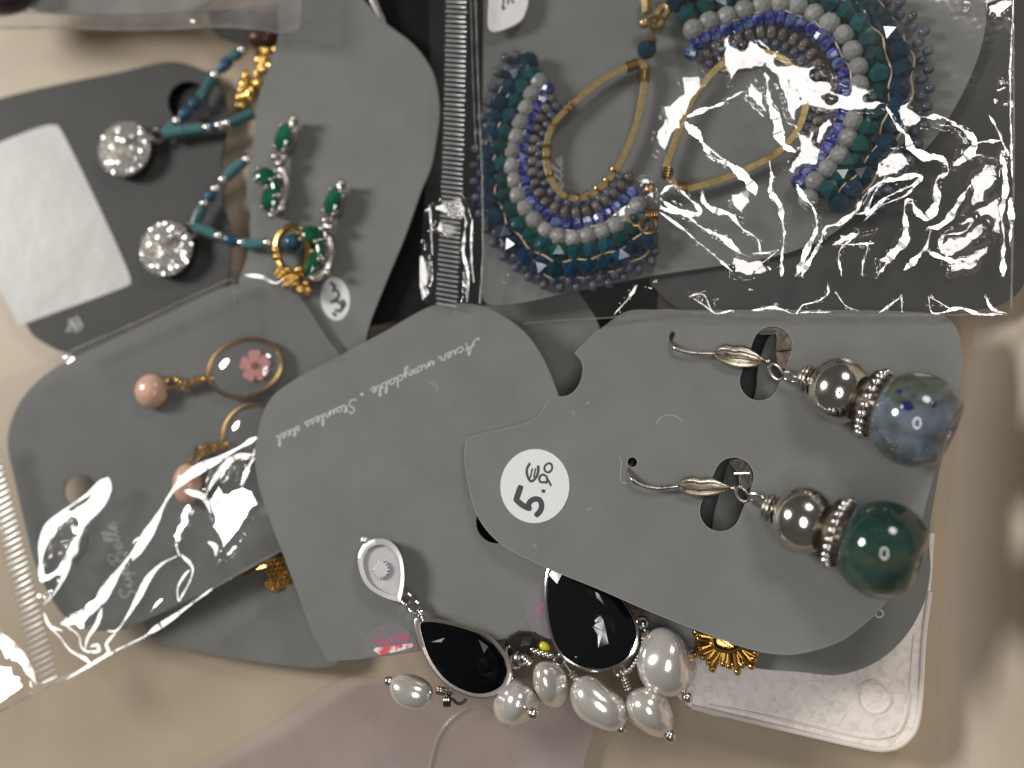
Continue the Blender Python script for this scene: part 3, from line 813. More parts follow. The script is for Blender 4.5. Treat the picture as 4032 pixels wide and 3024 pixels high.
def teardrop_bezel(out, c, pl, z0, z1, w, material, parent, name="bezel", s2=.93):
    base = [px2(p) for p in spline(out, True, 7)]; c = Vector(c)
    mb = MB(); rings = []
    for s_, z in ((s2 - .02, z1 - .5), (s2, z1), (.97, z1 + .12), (1.0, z1), (1.005, z1 - .5), (.985, (z0 + z1) / 2), (1.0, z0 + .4), (.98, z0)):
        rings.append([at(*(c + (p - c) * s_), pl, z) for p in base])
    mb.grid(rings, True)
    return obj(name, mb, material, parent, 40)

pb_ = MB()
nz_seed = [0]
def pearl_mesh(c, rx, ry, rz, seed, axis):
    r2 = random.Random(seed); mb = MB()
    ph = [(Vector((r2.uniform(-1, 1), r2.uniform(-1, 1), r2.uniform(-1, 1))).normalized() * r2.uniform(1.5, 3.6), r2.uniform(0, 6), r2.uniform(.035, .115)) for _ in range(8)]
    R = Vector(axis).normalized(); Zv = Vector((0, 0, 1)); Y = Zv.cross(R).normalized(); Z2 = R.cross(Y)
    rings = []
    for i in range(23):
        th = math.pi * i / 22 * .996 + .006; ring = []
        for k in range(30):
            a = 2 * math.pi * k / 30
            d = Vector((math.cos(th), math.sin(th) * math.cos(a), math.sin(th) * math.sin(a)))
            s_ = 1 + sum(am * math.sin(f.dot(d) + p) for f, p, am in ph)
            ring.append(c + (R * d.x * rx + Y * d.y * ry + Z2 * d.z * rz) * s_)
        rings.append(ring)
    mb.grid(rings, True, True, True)
    return mb

def v6(x, y): return (1300 + x * .72333, 2000 + y * .72333)
def p6(x, y, z): return at(*v6(x, y), pF, z)
def pearl(t, x, y, rx, ry, ang, z, seed, ball=None, wire=None):
    """x,y,rx,ry in crop pixels, ang of the long axis; ball: silver pin head; wire: points to the bezel"""
    c = p6(x, y, z); k = kpx(c) * .72333
    ax = right * math.cos(math.radians(ang)) - up * math.sin(math.radians(ang))
    o = obj("pearl", pearl_mesh(c, ry * k, rx * k, rx * k * .92, seed, ax), M_pearl, t, 60)
    if ball:
        b = p6(ball[0], ball[1], z + ball[3] if len(ball) > 3 else z); mb = MB(); mb.ball(b, ball[2] * k, 16, 11)
        d = (c - b); mb.tube([b, b + d * .6], .22, 6)
        obj("pin_head", mb, M_steel, o)
    if wire:
        mb = MB(); w = [p6(a, b_, zz) for a, b_, zz in wire]
        ws = spline([tuple(p) for p in w], False, .4); mb.tube(ws, .24, 6)
        # wrapped turns next to the pearl
        a, b_ = w[-2], w[-1]; ax2 = (b_ - a).normalized()
        for i in range(4): mb.torus(b_ - ax2 * (.1 + .5 * i), ax2, .55, .24, 14, 6)
        obj("wire_wrap", mb, M_silver, o)

base = p6(740, 800, 0)
t = thing("earring", "black teardrop stone earring with a shining white shell top and pearl drops", "earring", base, "black stone and pearl earrings")
out = D6("275,163 340,188 388,255 405,345 402,430 383,518c 295,492 200,430 158,345 152,255 192,190")
c0 = v6(300, 340)
stud = teardrop_bezel(out, c0, pF, .2, 3.0, 0, M_shine, t, "shell_setting", .80)
inner = [c0[0] and Vector(c0) + (px2(p) - Vector(c0)) * .82 for p in spline(out, True, 7)]
flat("shell_inlay", inner, pF, 2.35, M_mop, stud)
star = []
for i in range(28):
    a = math.pi * i / 14; r = (47 if i % 2 == 0 else 33) * .7233
    star.append(Vector(v6(276, 336)) + Vector((math.cos(a), math.sin(a) * 1.12)) * r)
mb = MB(); mb.slab([proj(star, pF, 3.1)], True, .5); obj("sun", mb, M_shine, stud, 30, bevel=.1)
mb = MB(); mb.ball(p6(190, 176, 2.6), .85); obj("top_ball", mb, M_shine, stud)
for x, y in ((413, 492), (452, 533)):
    mb = MB(); q = p6(x, y, 2.2); mb.torus(q, Vector((.5, .3, .8)), .95, .33, 18, 8); obj("link", mb, M_steel, t)
mb = MB()
for i in range(3): mb.torus(p6(490 + i * 6, 572 + i * 16, 2.6), (right * .3 - up), .75, .3, 16, 7)
obj("wire_wrap", mb, M_steel, t)
out = D6("462,604 520,596 600,606 720,636 860,690 940,770 985,850 990,915 960,985 880,1030 800,1036 700,1005 610,945 530,840 480,720")
c1 = v6(740, 810)
teardrop_bezel(out, c1, pF, .2, 3.4, 0, M_rim, t, "bezel", .885)
gm = [Vector(c1) + (px2(p) - Vector(c1)) * .89 for p in resample(spline(out, True, 7), n=60)]
obj("stone", gem([(p.x, p.y) for p in gm], c1, pF, 3.0, 2.4), M_onyx_dim, t, 0)
for x, y in ((985, 790), (1010, 835), (1040, 815)):
    mb = MB(); mb.torus(p6(x, y, 2.2), Vector((.6, .4, .6)), 1.0, .32, 16, 7); obj("link", mb, M_silver, t)
pearl(t, 458, 985, 92, 138, 8, .8, 7, (318, 943, 27), [(672, 1012, 1.5), (630, 1002, 1.4), (585, 994, 1.3)])
pearl(t, 1022, 1062, 122, 118, 60, 1.5, 5, (1105, 1118, 33, 5.5), [(975, 900, 2), (985, 925, 2), (990, 950, 2)])
pearl(t, 1205, 965, 92, 140, 62, 1.0, 11, None, [(1010, 800, 2.2), (1060, 815, 2.2), (1092, 845, 2)])
mb = MB(); mb.tube([at(*p, pF, z) for p, z in zip([px2(p) for p in spline(D6("620,975 625,1020 640,1055 665,1040 690,1065 720,1062 742,1040"), False, 8)], [1.8] * 200)], .26, 6)
for i in range(3): mb.torus(p6(625 + i * 12, 1050, 1.6), right, .8, .28, 14, 6)
obj("wire_wrap", mb, M_gunmetal, t)

t = thing("earring", "black faceted stone earring half hidden under the price card, with pearl drops", "earring", p6(1420, 650, 0), "black stone and pearl earrings")
out = D6("1230,250 1300,262 1420,330 1540,430 1620,530 1668,620 1682,700 1655,790 1600,850 1520,884 1430,892 1340,868 1262,815 1210,730 1178,600 1166,460 1182,330")
c2 = v6(1420, 620)
teardrop_bezel(out, c2, pF, .2, 2.0, 0, M_steel, t, "bezel", .94)
gm = [Vector(c2) + (px2(p) - Vector(c2)) * .955 for p in resample(spline(out, True, 7), n=60)]
obj("stone", gem([(p.x, p.y) for p in gm], c2, pF, 1.7, 2.0), M_onyx, t, 0)
mg = MB(); mg.ball(Vector((0, 0, 0)), 1, 8, 6); mgm = mesh_of(mg, "milgrain", Vector((0, 0, 0))); mgm.materials.append(M_rim)
edge = resample([px2(p) for p in spline(D6("1702,690 1700,760 1672,820 1640,870 1600,905"), False, 5)], n=13)
bz = MB(); bz.tube([at(p.x, p.y, pF, .6) for p in edge], .55, 7); bzo = obj("beaded_rim", bz, M_gunmetal, t)
for p in edge: inst("milgrain", mgm, M_rim, bzo, at(p.x, p.y, pF, 1.3), (1, 0, 0), (0, 1, 0), (0, 0, 1), .42)
for x, y in ((1250, 830), (1700, 625), (1575, 885)):
    mb = MB(); mb.torus(p6(x, y, 1.4), Vector((.1, .2, 1)), .85, .3, 18, 8); obj("eyelet", mb, M_steel, t)
pearl(t, 1462, 1050, 128, 150, 68, .6, 21, (1583, 1200, 30), [(1270, 835, 1.5), (1310, 890, 1.4), (1350, 945, 1.2)])
pearl(t, 1745, 1088, 130, 146, 55, .2, 25, (1850, 1243, 35), [(1580, 885, 1.2), (1600, 930, 1.2), (1622, 985, 1)])
pearl(t, 1858, 862, 140, 165, 75, .8, 31, (1943, 1032, 31), [(1700, 630, 1.4), (1720, 680, 1.4), (1748, 725, 1.2)])

# dark crystal bead cluster between the two
t = thing("crystal_charm", "dark faceted crystal with a yellow dab between the two black stones", "charm", p6(1080, 740, 0))
mb = MB(); bm_ = bmesh.new(); bmesh.ops.create_icosphere(bm_, subdivisions=2, radius=1); vs = [v.co.copy() for v in bm_.verts]; fs = [[v.index for v in f.verts] for f in bm_.faces]; bm_.free()
ICO2 = (vs, fs)
def ico(mb, c, r, sc=(1, 1, 1), rz=0, data=ICO2):
    R = Matrix.Rotation(rz, 3, 'Z'); mb.add([Vector(c) + R @ Vector((v.x * r * sc[0], v.y * r * sc[1], v.z * r * sc[2])) for v in data[0]], data[1])
ico(mb, p6(1045, 745, 1.0), 2.9, (1.05, .8, .6), .2); obj("crystal", mb, M_fleck_brown, t, 0)
mb = MB(); ico(mb, p6(1165, 755, 1), .95, (1.1, .8, .8), -.5); obj("yellow_dab", mb, M_yellow, t, 0)
mb = MB(); ico(mb, p6(1110, 730, 1.2), .8, (1, .8, .8), -.5); obj("pale_dab", mb, M_peach, t, 0)
mb = MB()
for i in range(9): mb.ball(p6(1100 + i * 13, 770 + i * 4 + (i % 2) * 8, 1.9), .45, 8, 6)
obj("silver_beads", mb, M_silver, t)

# ------------------------------------------------------------------ gold sun under the price card
def v7(x, y): return (2600 + x * .64738, 2100 + y * .64738)
t = thing("earring", "gold sunburst earring sticking out from under the price card", "earring", at(*v7(400, 680), pH, 1))
rays = [(218, 603, 345, 640), (235, 640, 340, 655), (238, 690, 345, 668), (212, 735, 350, 680), (262, 752, 352, 692), (298, 785, 362, 700), (318, 825, 372, 706), (384, 792, 398, 710), (420, 805, 412, 712), (470, 842, 448, 712), (498, 800, 455, 706), (555, 808, 470, 700), (568, 762, 478, 694), (578, 728, 490, 690)]
for i, (a, b, c_, d) in enumerate(rays):
    mb = MB(); p, q = at(*v7(a, b), pH, 1.6 + .25 * (i % 2)), at(*v7(c_, d), pH, 1.6 + .25 * (i % 2))
    mb.tube([p, q], [.55, .42], 8); mb.ball(p, .62, 10, 7); obj("ray", mb, M_gold, t)
mb = MB(); mb.tube([at(*px2(p), pH, 2.2) for p in spline(D7("320,640 330,680 370,706 430,712 490,690"), False, 6)], .5, 8); obj("rim", mb, M_gold, t)
mb = MB(); mb.slab([proj(spline(D7("330,600 335,680 370,704 430,710 490,690 480,640"), True, 8), pH, 1.3)], True, .4); obj("hub", mb, M_gold, t, bevel=.1)
mb = MB(); mb.tube([at(*v7(370, 640), pH, 2), at(*v7(455, 700), pH, 2)], .3, 6); obj("bar", mb, M_gold, t)

# ------------------------------------------------------------------ beaded fan earrings
bm_ = bmesh.new(); bmesh.ops.create_icosphere(bm_, subdivisions=1, radius=1); ICO1 = ([v.co.copy() for v in bm_.verts], [[v.index for v in f.verts] for f in bm_.faces]); bm_.free()
def unit(name, material, kind):
    mb = MB()
    if kind == 'facet': ico(mb, (0, 0, 0), 1.05, data=ICO1)
    elif kind == 'facet2': ico(mb, (0, 0, 0), 1.03, data=ICO2)
    elif kind == 'seed': mb.lathe(Vector((0, 0, 0)), Vector((1, 0, 0)), [(-.62, .3), (-.66, .5), (-.5, .8), (-.2, .98), (.2, .98), (.5, .8), (.66, .5), (.62, .3)], 14)
    elif kind == 'loz': mb.lathe(Vector((0, 0, 0)), Vector((1, 0, 0)), [(-.95, .35), (-.6, .8), (0, 1.0), (.6, .8), (.95, .35)], 8)
    me = mesh_of(mb, name, Vector((0, 0, 0)), 0 if kind.startswith('facet') else (25 if kind == 'loz' else 60))
    me.materials.append(material); return me
U = {'slate': unit("seed_bead", M_seed, 'seed'), 'brown': unit("smoke_bead", M_brown, 'seed'), 'cobalt': unit("cobalt_bead", M_cobalt, 'loz'),
     'white': unit("white_bead", M_white, 'facet2'), 'teal': unit("teal_bead", M_teal, 'facet'), 'navy': unit("navy_bead", M_navy, 'facet')}
BN = {'slate': "seed_bead", 'brown': "smoke_bead", 'cobalt': "cobalt_bead", 'white': "white_bead", 'teal': "teal_bead", 'navy': "navy_bead"}
def bead_row(t, kind, pts, step, r, z, zig=0, jit=.06):
    path = resample(spline(pts, False, 5), step=step)
    n = len(path)
    for i, p in enumerate(path):
        tg = (path[min(i + 1, n - 1)] - path[max(i - 1, 0)]).normalized(); nn = Vector((-tg.y, tg.x))
        q = p + nn * (zig * (1 if i % 2 else -1)) + Vector((rnd.uniform(-1, 1), rnd.uniform(-1, 1))) * jit * r
        w = at(q.x, q.y, pI, z - (.5 if zig and i % 2 else 0))
        k = kpx(w)
        xa = (right * tg.x - up * tg.y); xa.z = 0; xa.normalize(); ya = Vector((0, 0, 1)).cross(xa)
        rot = rnd.uniform(0, 6.28) if kind in ('white', 'teal', 'navy') else (rnd.uniform(0, 6) if kind == 'cobalt' else 0)
        ya2 = ya * math.cos(rot) + Vector((0, 0, 1)) * math.sin(rot); za2 = xa.cross(ya2)
        s_ = r * k * rnd.uniform(1.04, 1.17)
        sx = s_ * (step / (2 * r)) / (.95 if kind == 'cobalt' else 1.0) if kind == 'cobalt' else s_
        inst(BN[kind], U[kind], None, t, w, xa, ya2, za2, (sx, s_, s_))
def thread(t, pts, amp, step, z):
    path = resample(spline(pts, False, 5), step=step / 4); mb = MB(); o_ = []
    n = len(path)
    for i, p in enumerate(path):
        tg = (path[min(i + 1, n - 1)] - path[max(i - 1, 0)]).normalized(); nn = Vector((-tg.y, tg.x))
        q = p + nn * amp * math.sin(i * math.pi / 4); o_.append(at(q.x, q.y, pI, z + .35 * math.cos(i * math.pi / 4)))
    mb.tube(o_, .17, 5); obj("thread", mb, M_thread, t)
def hoop(t, pts, z, w=25):
    path = resample(spline(pts, True, 6), step=9); k = kpx(at(path[0].x, path[0].y, pI, z)); mb = MB(); rings = []
    n = len(path)
    for i, p in enumerate(path):
        tg = (path[(i + 1) % n] - path[i - 1]).normalized(); nn = Vector((-tg.y, tg.x)) * w / 2
        a, b = p + nn, p - nn
        rings.append([at(a.x, a.y, pI, z), at(b.x, b.y, pI, z), at(b.x, b.y, pI, z - 1.0), at(a.x, a.y, pI, z - 1.0)])
    mb.grid(rings, True, closed_v=True); return obj("hoop", mb, M_brass, t, 30, bevel=.08)
def wraps(par, p, q, n, z, r):
    a, b = at(p[0], p[1], pI, z), at(q[0], q[1], pI, z); d = (b - a).normalized()
    for i in range(n):
        mb = MB(); mb.torus(a.lerp(b, i / max(1, n - 1)), d + Vector((.05, .08, 0)), r, .22, 16, 6, (1, 1)); obj("wire_turn", mb, M_bronze, par)

F1 = [("slate", "2193,423 2168,472 2143,527 2128,577 2126,627 2128,671 2143,711 2168,751 2198,780 2231,795 2277,797 2323,790 2367,776 2402,749 2442,700", 41, 21, 1.6, 0),
      ("brown", "2172,392 2138,448 2118,497 2103,552 2099,607 2098,661 2105,711 2123,761 2143,796 2170,815 2193,822 2229,836 2261,840 2305,832 2353,813 2394,784 2432,752 2478,700", 44, 23, 1.9, 0),
      ("cobalt", "2155,350 2118,423 2093,477 2076,537 2062,597 2058,656 2064,711 2076,761 2100,800 2133,832 2174,862 2218,884 2272,884 2329,870 2386,846 2435,810 2490,760", 43, 27, 2.1, 0),
      ("white", "2123,323 2088,378 2064,443 2042,502 2024,567 2014,631 2019,696 2030,751 2052,801 2082,840 2112,878 2147,908 2188,931 2239,941 2291,935 2356,917 2413,899 2459,860 2511,808", 60, 33, 2.3, 0),
      ("teal", "2093,293 2049,353 2022,423 1997,492 1979,562 1971,632 1976,701 1988,775 2017,844 2052,892 2093,930 2128,957 2174,983 2234,996 2299,987 2364,973 2421,955 2475,910 2527,846", 62, 36, 2.4, 0),
      ("navy", "2083,244 2039,298 2006,358 1964,433 1944,507 1932,582 1926,671 1926,735 1930,795 1957,865 2001,933 2039,982 2082,1020 2131,1047 2196,1063 2261,1063 2334,1052 2405,1032 2481,996 2554,945", 66, 39, 2.3, 0),
      ("slate", "2022,212 1982,278 1954,358 1934,418 1914,458 1899,547 1886,610 1885,700 1894,786 1912,850 1938,910 1970,966 2017,1020 2071,1061 2120,1095 2180,1114 2261,1118 2342,1108 2408,1096 2473,1070 2521,1038 2585,1000", 31, 21, 1.5, 15)]
t = thing("earring", "beaded fan earring with the whole brass teardrop hoop in view, in the crinkled bag", "earring", at(2200, 700, pI), "beaded fan earrings in the crinkled bag")
for kd, s_, stp, r, z, zg in F1: bead_row(t, kd, P(s_), stp, r, z, zg)
thread(t, P("2072,270 2028,328 1990,400 1968,480 1952,570 1947,650 1950,740 1972,820 2005,886 2055,945 2105,990 2160,1020 2220,1030 2290,1022 2360,1008 2430,985 2500,945 2545,890"), 6, 62, 2.9)
thread(t, P("1985,330 1940,440 1915,540 1905,660 1908,770 1935,860 1975,940 2030,1005 2090,1055 2160,1088 2240,1094 2330,1084 2410,1066 2490,1034 2570,975"), 6, 62, 2.2)
thread(t, P("2135,345 2100,410 2075,480 2055,560 2042,640 2046,720 2070,790 2110,850 2160,890 2220,910 2290,905 2360,885 2420,850 2480,790"), 4, 50, 2.7)
hp = hoop(t, C3("1462,488c 1380,518 1250,570 1080,680 950,790 850,880 770,970 720,1090 705,1230 720,1360 770,1470 850,1550 960,1570 1080,1530 1180,1440 1260,1340 1350,1170 1420,980 1460,800 1482,650 1486,540"), 2.6)
wraps(hp, C3("1425,505")[0], C3("1345,535")[0], 6, 2.2, .78); wraps(hp, C3("1482,560")[0], C3("1480,640")[0], 6, 2.2, .78)
for x, y, x2, y2 in ((905, 830, 870, 865), (760, 985, 757, 990), (712, 1160, 712, 1166), (708, 1255, 708, 1260), (730, 1390, 733, 1396), (870, 1555, 876, 1557), (955, 1568, 961, 1568), (1035, 1548, 1040, 1545), (1105, 1505, 1110, 1500), (1180, 1440, 1184, 1435), (1235, 1355, 1240, 1350)):
    a, b = C3(f"{x},{y} {x2},{y2}"); wraps(hp, a, b, 2, 2.15, .72)
def vb(x, y): return (2150 + x * 600 / 2212, y * 600 / 2212)
q = at(*vb(1462, 715), pI, 2.6); mb = MB(); ico(mb, q, 40 * kpx(q)); obj("navy_bead", mb, M_navy, t, 0)
mb = MB()
for i in range(3): mb.torus(at(*vb(1520 + i * 6, 598 - i * 22), pI, 3), right * .35 - up * -1, .8 - .1 * i, .24, 16, 7)
mb.tube([at(*vb(x, y), pI, 3) for x, y in ((1515, 600), (1530, 530), (1560, 480), (1620, 455))], .28, 7); obj("wire_wrap", mb, M_bronze, t)
mb = MB(); q = at(*vb(1605, 325), pI, 3.2); mb.torus(q, Vector((.25, .1, 1)), 105 * .2712 * kpx(q), .28, 24, 8, (.9, 1.1)); obj("wire_loop", mb, M_bronze, t)
mb = MB(); mb.tube([at(*px2(p), pI, 2.4) for p in spline(P("1530,400 1600,410 1680,290 1765,150 1750,80 1690,85 1640,150 1600,250 1560,330", 2150, 0, .27125), False, 5)], .55, 8); obj("ear_post", mb, M_brass, t)
mb = MB(); q = at(*vb(1425, 335), pI, 2.6); mb.ball(q, 82 * .27125 * kpx(q), 18, 12); obj("gold_ball", mb, M_brass, t)
mb = MB(); mb.tube([at(*vb(1470, 190), pI, 1.8), at(*vb(1470, 20), pI, 1.8), at(*vb(1420, -60), pI, 1.8)], .95, 4); obj("clasp", mb, M_brass, t)

def w4(x, y): return (2600 + x * .64738, y * .64738)
F2 = [("slate", "300,390 360,310 450,285 560,270 660,265 760,290 850,350 910,430 930,520 935,620 905,720 880,780", 64, 30, 1.5, 0),
      ("brown", "285,335 380,262 480,235 575,200 680,195 780,225 870,275 930,340 965,420 985,520 985,620 970,730 930,830 860,920", 70, 36, 1.8, 0),
      ("cobalt", "192,330 235,240 330,215 490,160 590,128 730,108 835,145 950,200 1015,262 1062,335 1100,420 1130,520 1120,640 1090,760 1050,860 1000,930 900,1050 840,1110", 68, 46, 2.1, 0),
      ("white", "200,180 315,125 440,90 560,50 690,25 810,20 900,70 1000,125 1095,185 1155,290 1200,400 1205,530 1190,670 1155,790 1110,910 1030,1010 930,1110 900,1210", 112, 58, 2.3, 0),
      ("teal", "170,85 290,30 400,-5 520,-40 700,-62 850,-50 970,-10 1070,30 1190,110 1270,240 1310,360 1330,490 1310,630 1270,760 1210,900 1125,1045 1020,1155", 112, 62, 2.4, 0),
      ("navy", "100,10 240,-90 420,-150 640,-190 850,-180 1040,-110 1210,0 1340,110 1425,225 1462,360 1460,500 1440,650 1390,820 1320,960 1210,1105 1095,1235", 116, 66, 2.3, 0),
      ("slate", "1060,-190 1230,-110 1390,-20 1490,95 1570,180 1590,260 1605,340 1608,420 1612,510 1600,620 1570,800 1490,960 1380,1130 1280,1290", 56, 32, 1.5, 26)]
def tr(s_): return [(*w4(p[0], p[1]), False) for p in P(s_)]
t = thing("earring", "beaded fan earring partly hidden by bright crinkles at the right end of the bag", "earring", at(3200, 500, pI), "beaded fan earrings in the crinkled bag")
for kd, s_, stp, r, z, zg in F2: bead_row(t, kd, tr(s_), stp * .64738, r * .64738, z, zg * .64738)
thread(t, tr("850,-110 1000,-60 1130,0 1220,40 1280,150 1345,230 1370,300 1395,420 1395,540 1380,680 1330,830 1270,960 1160,1090 1060,1200"), 6, 72, 2.9)
thread(t, tr("1200,-70 1330,20 1420,110 1490,240 1535,350 1530,500 1515,650 1460,820 1390,960 1280,1110 1180,1260"), 6, 66, 2.2)
thread(t, tr("250,190 400,140 560,85 720,65 850,95 970,160 1060,260 1120,360 1165,480 1165,620 1130,780 1080,880 990,990"), 4, 60, 2.7)
hp = hoop(t, tr("92,1125c 38,1030 88,870 140,720 200,590 285,478 380,385 500,325 640,320 760,370 850,480 885,620 850,760 800,838 700,938 600,992 450,1062 300,1112 150,1146"), 2.6, 27)
wraps(hp, w4(40, 1080), w4(48, 1030), 4, 2.2, .8); wraps(hp, w4(105, 1135), w4(160, 1142), 5, 2.2, .8)
mb = MB(); q = at(*C3("1525,1505")[0][:2], pI, 3.0); mb.ball(q, 27 * kpx(q), 16, 11); obj("copper_ball", mb, M_bronze, t)
q = at(*C7("1300,215")[0][:2], pI, 3.0); mb = MB(); ico(mb, q, 36 * kpx(q)); obj("white_bead", mb, M_white, t, 0)
for x, y, r in ((1300, 300, 50), (1385, 345, 62)):
    mb = MB(); q = at(*C7(f"{x},{y}")[0][:2], pI, 3.4); mb.torus(q, Vector((.1, .1, 1)), r * K12 * kpx(q), .34, 24, 8); obj("ring", mb, M_bronze, t)
wraps(t, C7("1375,270")[0], C7("1450,265")[0], 5, 3.2, .75)

# ------------------------------------------------------------------ silver disc earrings with teal strands
gs = MB(); gs.ball(Vector((0, 0, 0)), 1, 6, 4)
def strand(t, pts, z, seq, r=22):
    """seq: list of (kind, start, end) along the path length 0..1"""
    path = resample(spline(pts, False, 5), n=120)
    for kind, a, b in seq:
        seg = path[int(a * 119):max(int(a * 119) + 2, int(b * 119) + 1)]
        w = [at(p.x, p.y, pB, z if not callable(z) else z(a)) for p in seg]
        mb = MB(); k = kpx(w[0])
        if kind == 't': mb.tube(w, r * k, 10); obj("teal_tube_bead", mb, M_tube, t)
        elif kind == 'b': mb.tube([w[0], w[0].lerp(w[-1], .2), w[0].lerp(w[-1], .5), w[0].lerp(w[-1], .8), w[-1]], [r * k * f for f in (.5, .95, 1.1, .95, .5)], 12); obj("blue_bead", mb, M_bluebead, t)
        else: mb.ball((w[0] + w[-1]) / 2, r * k * .95, 14, 9); obj("silver_bead", mb, M_steel, t)
def disc(t, cx, cy, r, z):
    c = at(cx, cy, pB, z); R = r * kpx(c)
    mb = MB(); mb.lathe(c, Vector((0, 0, 1)), [(-2.4, R * .9), (-1.6, R), (-.4, R), (.1, R * .93), (.4, R * .6), (.5, R * .05)], 40); d = obj("disc", mb, M_oxide, t)
    mb = MB(); sq = mesh_of(gs, "stone_chip", Vector((0, 0, 0)), 0); sq.materials.append(M_stone)
    k = 0
    for i in range(1, 8):
        rr = R * i / 7.6; n = int(2 * math.pi * rr / 1.05)
        for j in range(n):
            a = 2 * math.pi * (j + .5 * (i % 2)) / n
            p = c + Vector((rr * math.cos(a), rr * math.sin(a), .42 - .4 * (i / 8) ** 3))
            # bare heart-shaped channel down the middle
            if abs(math.sin(a - .6) * rr) < R * .13 and rr < R * .62 and math.cos(a - .6) > -.75: continue
            tl = Vector((rnd.uniform(-.55, .55), rnd.uniform(-.55, .55), 1)).normalized(); xa = tl.cross(Vector((0, 1, 0))).normalized()
            inst("stone_chip", sq, M_stone, d, p, xa, tl.cross(xa), tl, (.52, .52, .30))
t = thing("earring", "sparkling silver disc earring with two teal bead strands, upper on the charcoal card", "earring", at(492, 587, pB), "silver disc earrings on the charcoal card")
disc(t, 492, 587, 112, 2.6)
mb = MB(); mb.torus(at(622, 530, pB, 2.0), Vector((.3, .2, 1)), 1.4, .35, 18, 7); obj("link", mb, M_silver, t)
strand(t, P("641,535 661,517 706,470 746,430 796,375 845,300 905,234 975,186"), 2.6, [('t', .02, .14), ('s', .15, .20), ('b', .21, .31), ('b', .32, .42), ('t', .43, .63), ('s', .635, .68), ('b', .69, .85), ('t', .86, .93), ('s', .93, .99)])
strand(t, P("641,535 680,522 746,512 855,497 915,480 970,458 1010,440"), 2.6, [('t', .04, .24), ('t', .25, .44), ('s', .44, .50), ('b', .51, .57), ('s', .57, .63), ('s', .65, .71), ('t', .72, .97)])
mb = MB()
for i in range(46):
    u = rnd.random(); x = 1075 - 130 * u + rnd.uniform(-35, 35); y = 180 + 230 * u + rnd.uniform(-20, 20)
    mb.ball(at(x, y, pB, 2.0 + rnd.uniform(-.6, .8)), rnd.uniform(.5, 1.0), 8, 6, (1, 1.3, .8))
obj("gold_charm", mb, M_gold, t)
mb = MB(); mb.ball(at(985, 365, pB, 3.2), 1.5, 14, 9, (.7, 1.5, .7)); obj("gold_drop", mb, M_gold, t)
mb = MB(); mb.ball(at(1030, 150, pB, 2.0), 2.6, 12, 8, (1.2, .8, .8)); obj("red_bead", mb, mat("rust_bead", (.085, .035, .022), .3), t)
t = thing("earring", "sparkling silver disc earring whose teal strand runs to a gold hoop", "earring", at(656, 980, pB), "silver disc earrings on the charcoal card")
disc(t, 656, 980, 112, 2.6)
mb = MB(); mb.torus(at(745, 905, pB, 2.2), Vector((.3, .2, 1)), 1.6, .45, 18, 7); obj("link", mb, M_silver, t)
strand(t, P("765,890 787,835 814,790 857,736 890,698 944,649 1000,612"), 2.6, [('t', .0, .22), ('s', .23, .30), ('b', .31, .42), ('s', .43, .49), ('s', .56, .62), ('t', .63, .88), ('s', .88, .96)])
strand(t, P("765,892 814,909 868,932 922,950 998,962 1066,955"), lambda a: 2.6 + 4 * a, [('t', .0, .30), ('s', .31, .37), ('b', .38, .62), ('s', .62, .67), ('t', .68, .94), ('s', .93, 1)])
mb = MB(); mb.tube([at(p.x, p.y, pB, 6.6) for i, p in enumerate(circ(1152, 990, 62, 30, 94, -.12))], .75, 9, True); obj("gold_hoop", mb, M_gold, t)
mb = MB(); mb.ball(at(1150, 955, pB, 6.2), 1.7, 14, 9); obj("blue_bead", mb, M_bluebead, t)
for a, b in ((1088, 985), (1092, 1010), (1178, 1062)):
    mb = MB(); mb.ball(at(a, b, pB, 7.2), .9, 10, 7); obj("gold_bead", mb, M_gold, t)
mb = MB()
for i in range(50):
    u = rnd.random(); x = 1110 + 90 * u + rnd.uniform(-32, 32); y = 1065 + 90 * u + rnd.uniform(-22, 22)
    mb.ball(at(x, y, pB, 6.4 + rnd.uniform(-.5, .7)), rnd.uniform(.4, .75), 8, 6)
obj("gold_charm", mb, M_gold, t)

# ------------------------------------------------------------------ green crystal earrings
def stone_set(t, x, y, rx, ry, ang, z, side=True):
    c = at(x, y, pC, z); k = kpx(c); a = math.radians(ang)
    xa = right * math.cos(a) - up * math.sin(a); xa.z = 0; xa.normalize(); ya = Vector((0, 0, 1)).cross(xa); R = Matrix((xa, ya, Vector((0, 0, 1)))).transposed()
    mb = MB(); rings = []
    for s_, zz in ((1.12, -2.0), (1.16, -.4), (1.12, .15), (1.0, .1)):
        rings.append([c + R @ Vector((rx * k * s_ * math.cos(b), ry * k * s_ * math.sin(b) , zz)) for b in (2 * math.pi * i / 22 for i in range(22))])
    mb.grid(rings, True, True); s_ = obj("silver_setting", mb, M_silver, t)
    mb = MB(); rings = []
    for q, (sc, zz) in enumerate(((1.02, 0), (.82, .6), (.5, .85), (.02, .95))):
        rings.append([c + R @ Vector((rx * k * sc * math.cos(b), ry * k * sc * math.sin(b), zz)) for b in (2 * math.pi * (i + .5 * (q % 2)) / 12 for i in range(12))])
    mb.grid(rings, True, False, True); obj("green_stone", mb, M_emerald, t, 0)
    for b in (.9, -.9, 2.3, -2.3):
        mb = MB(); mb.ball(c + R @ Vector((rx * k * 1.05 * math.cos(b), ry * k * 1.05 * math.sin(b), .35)), .42, 8, 6); obj("prong", mb, M_silver, s_)
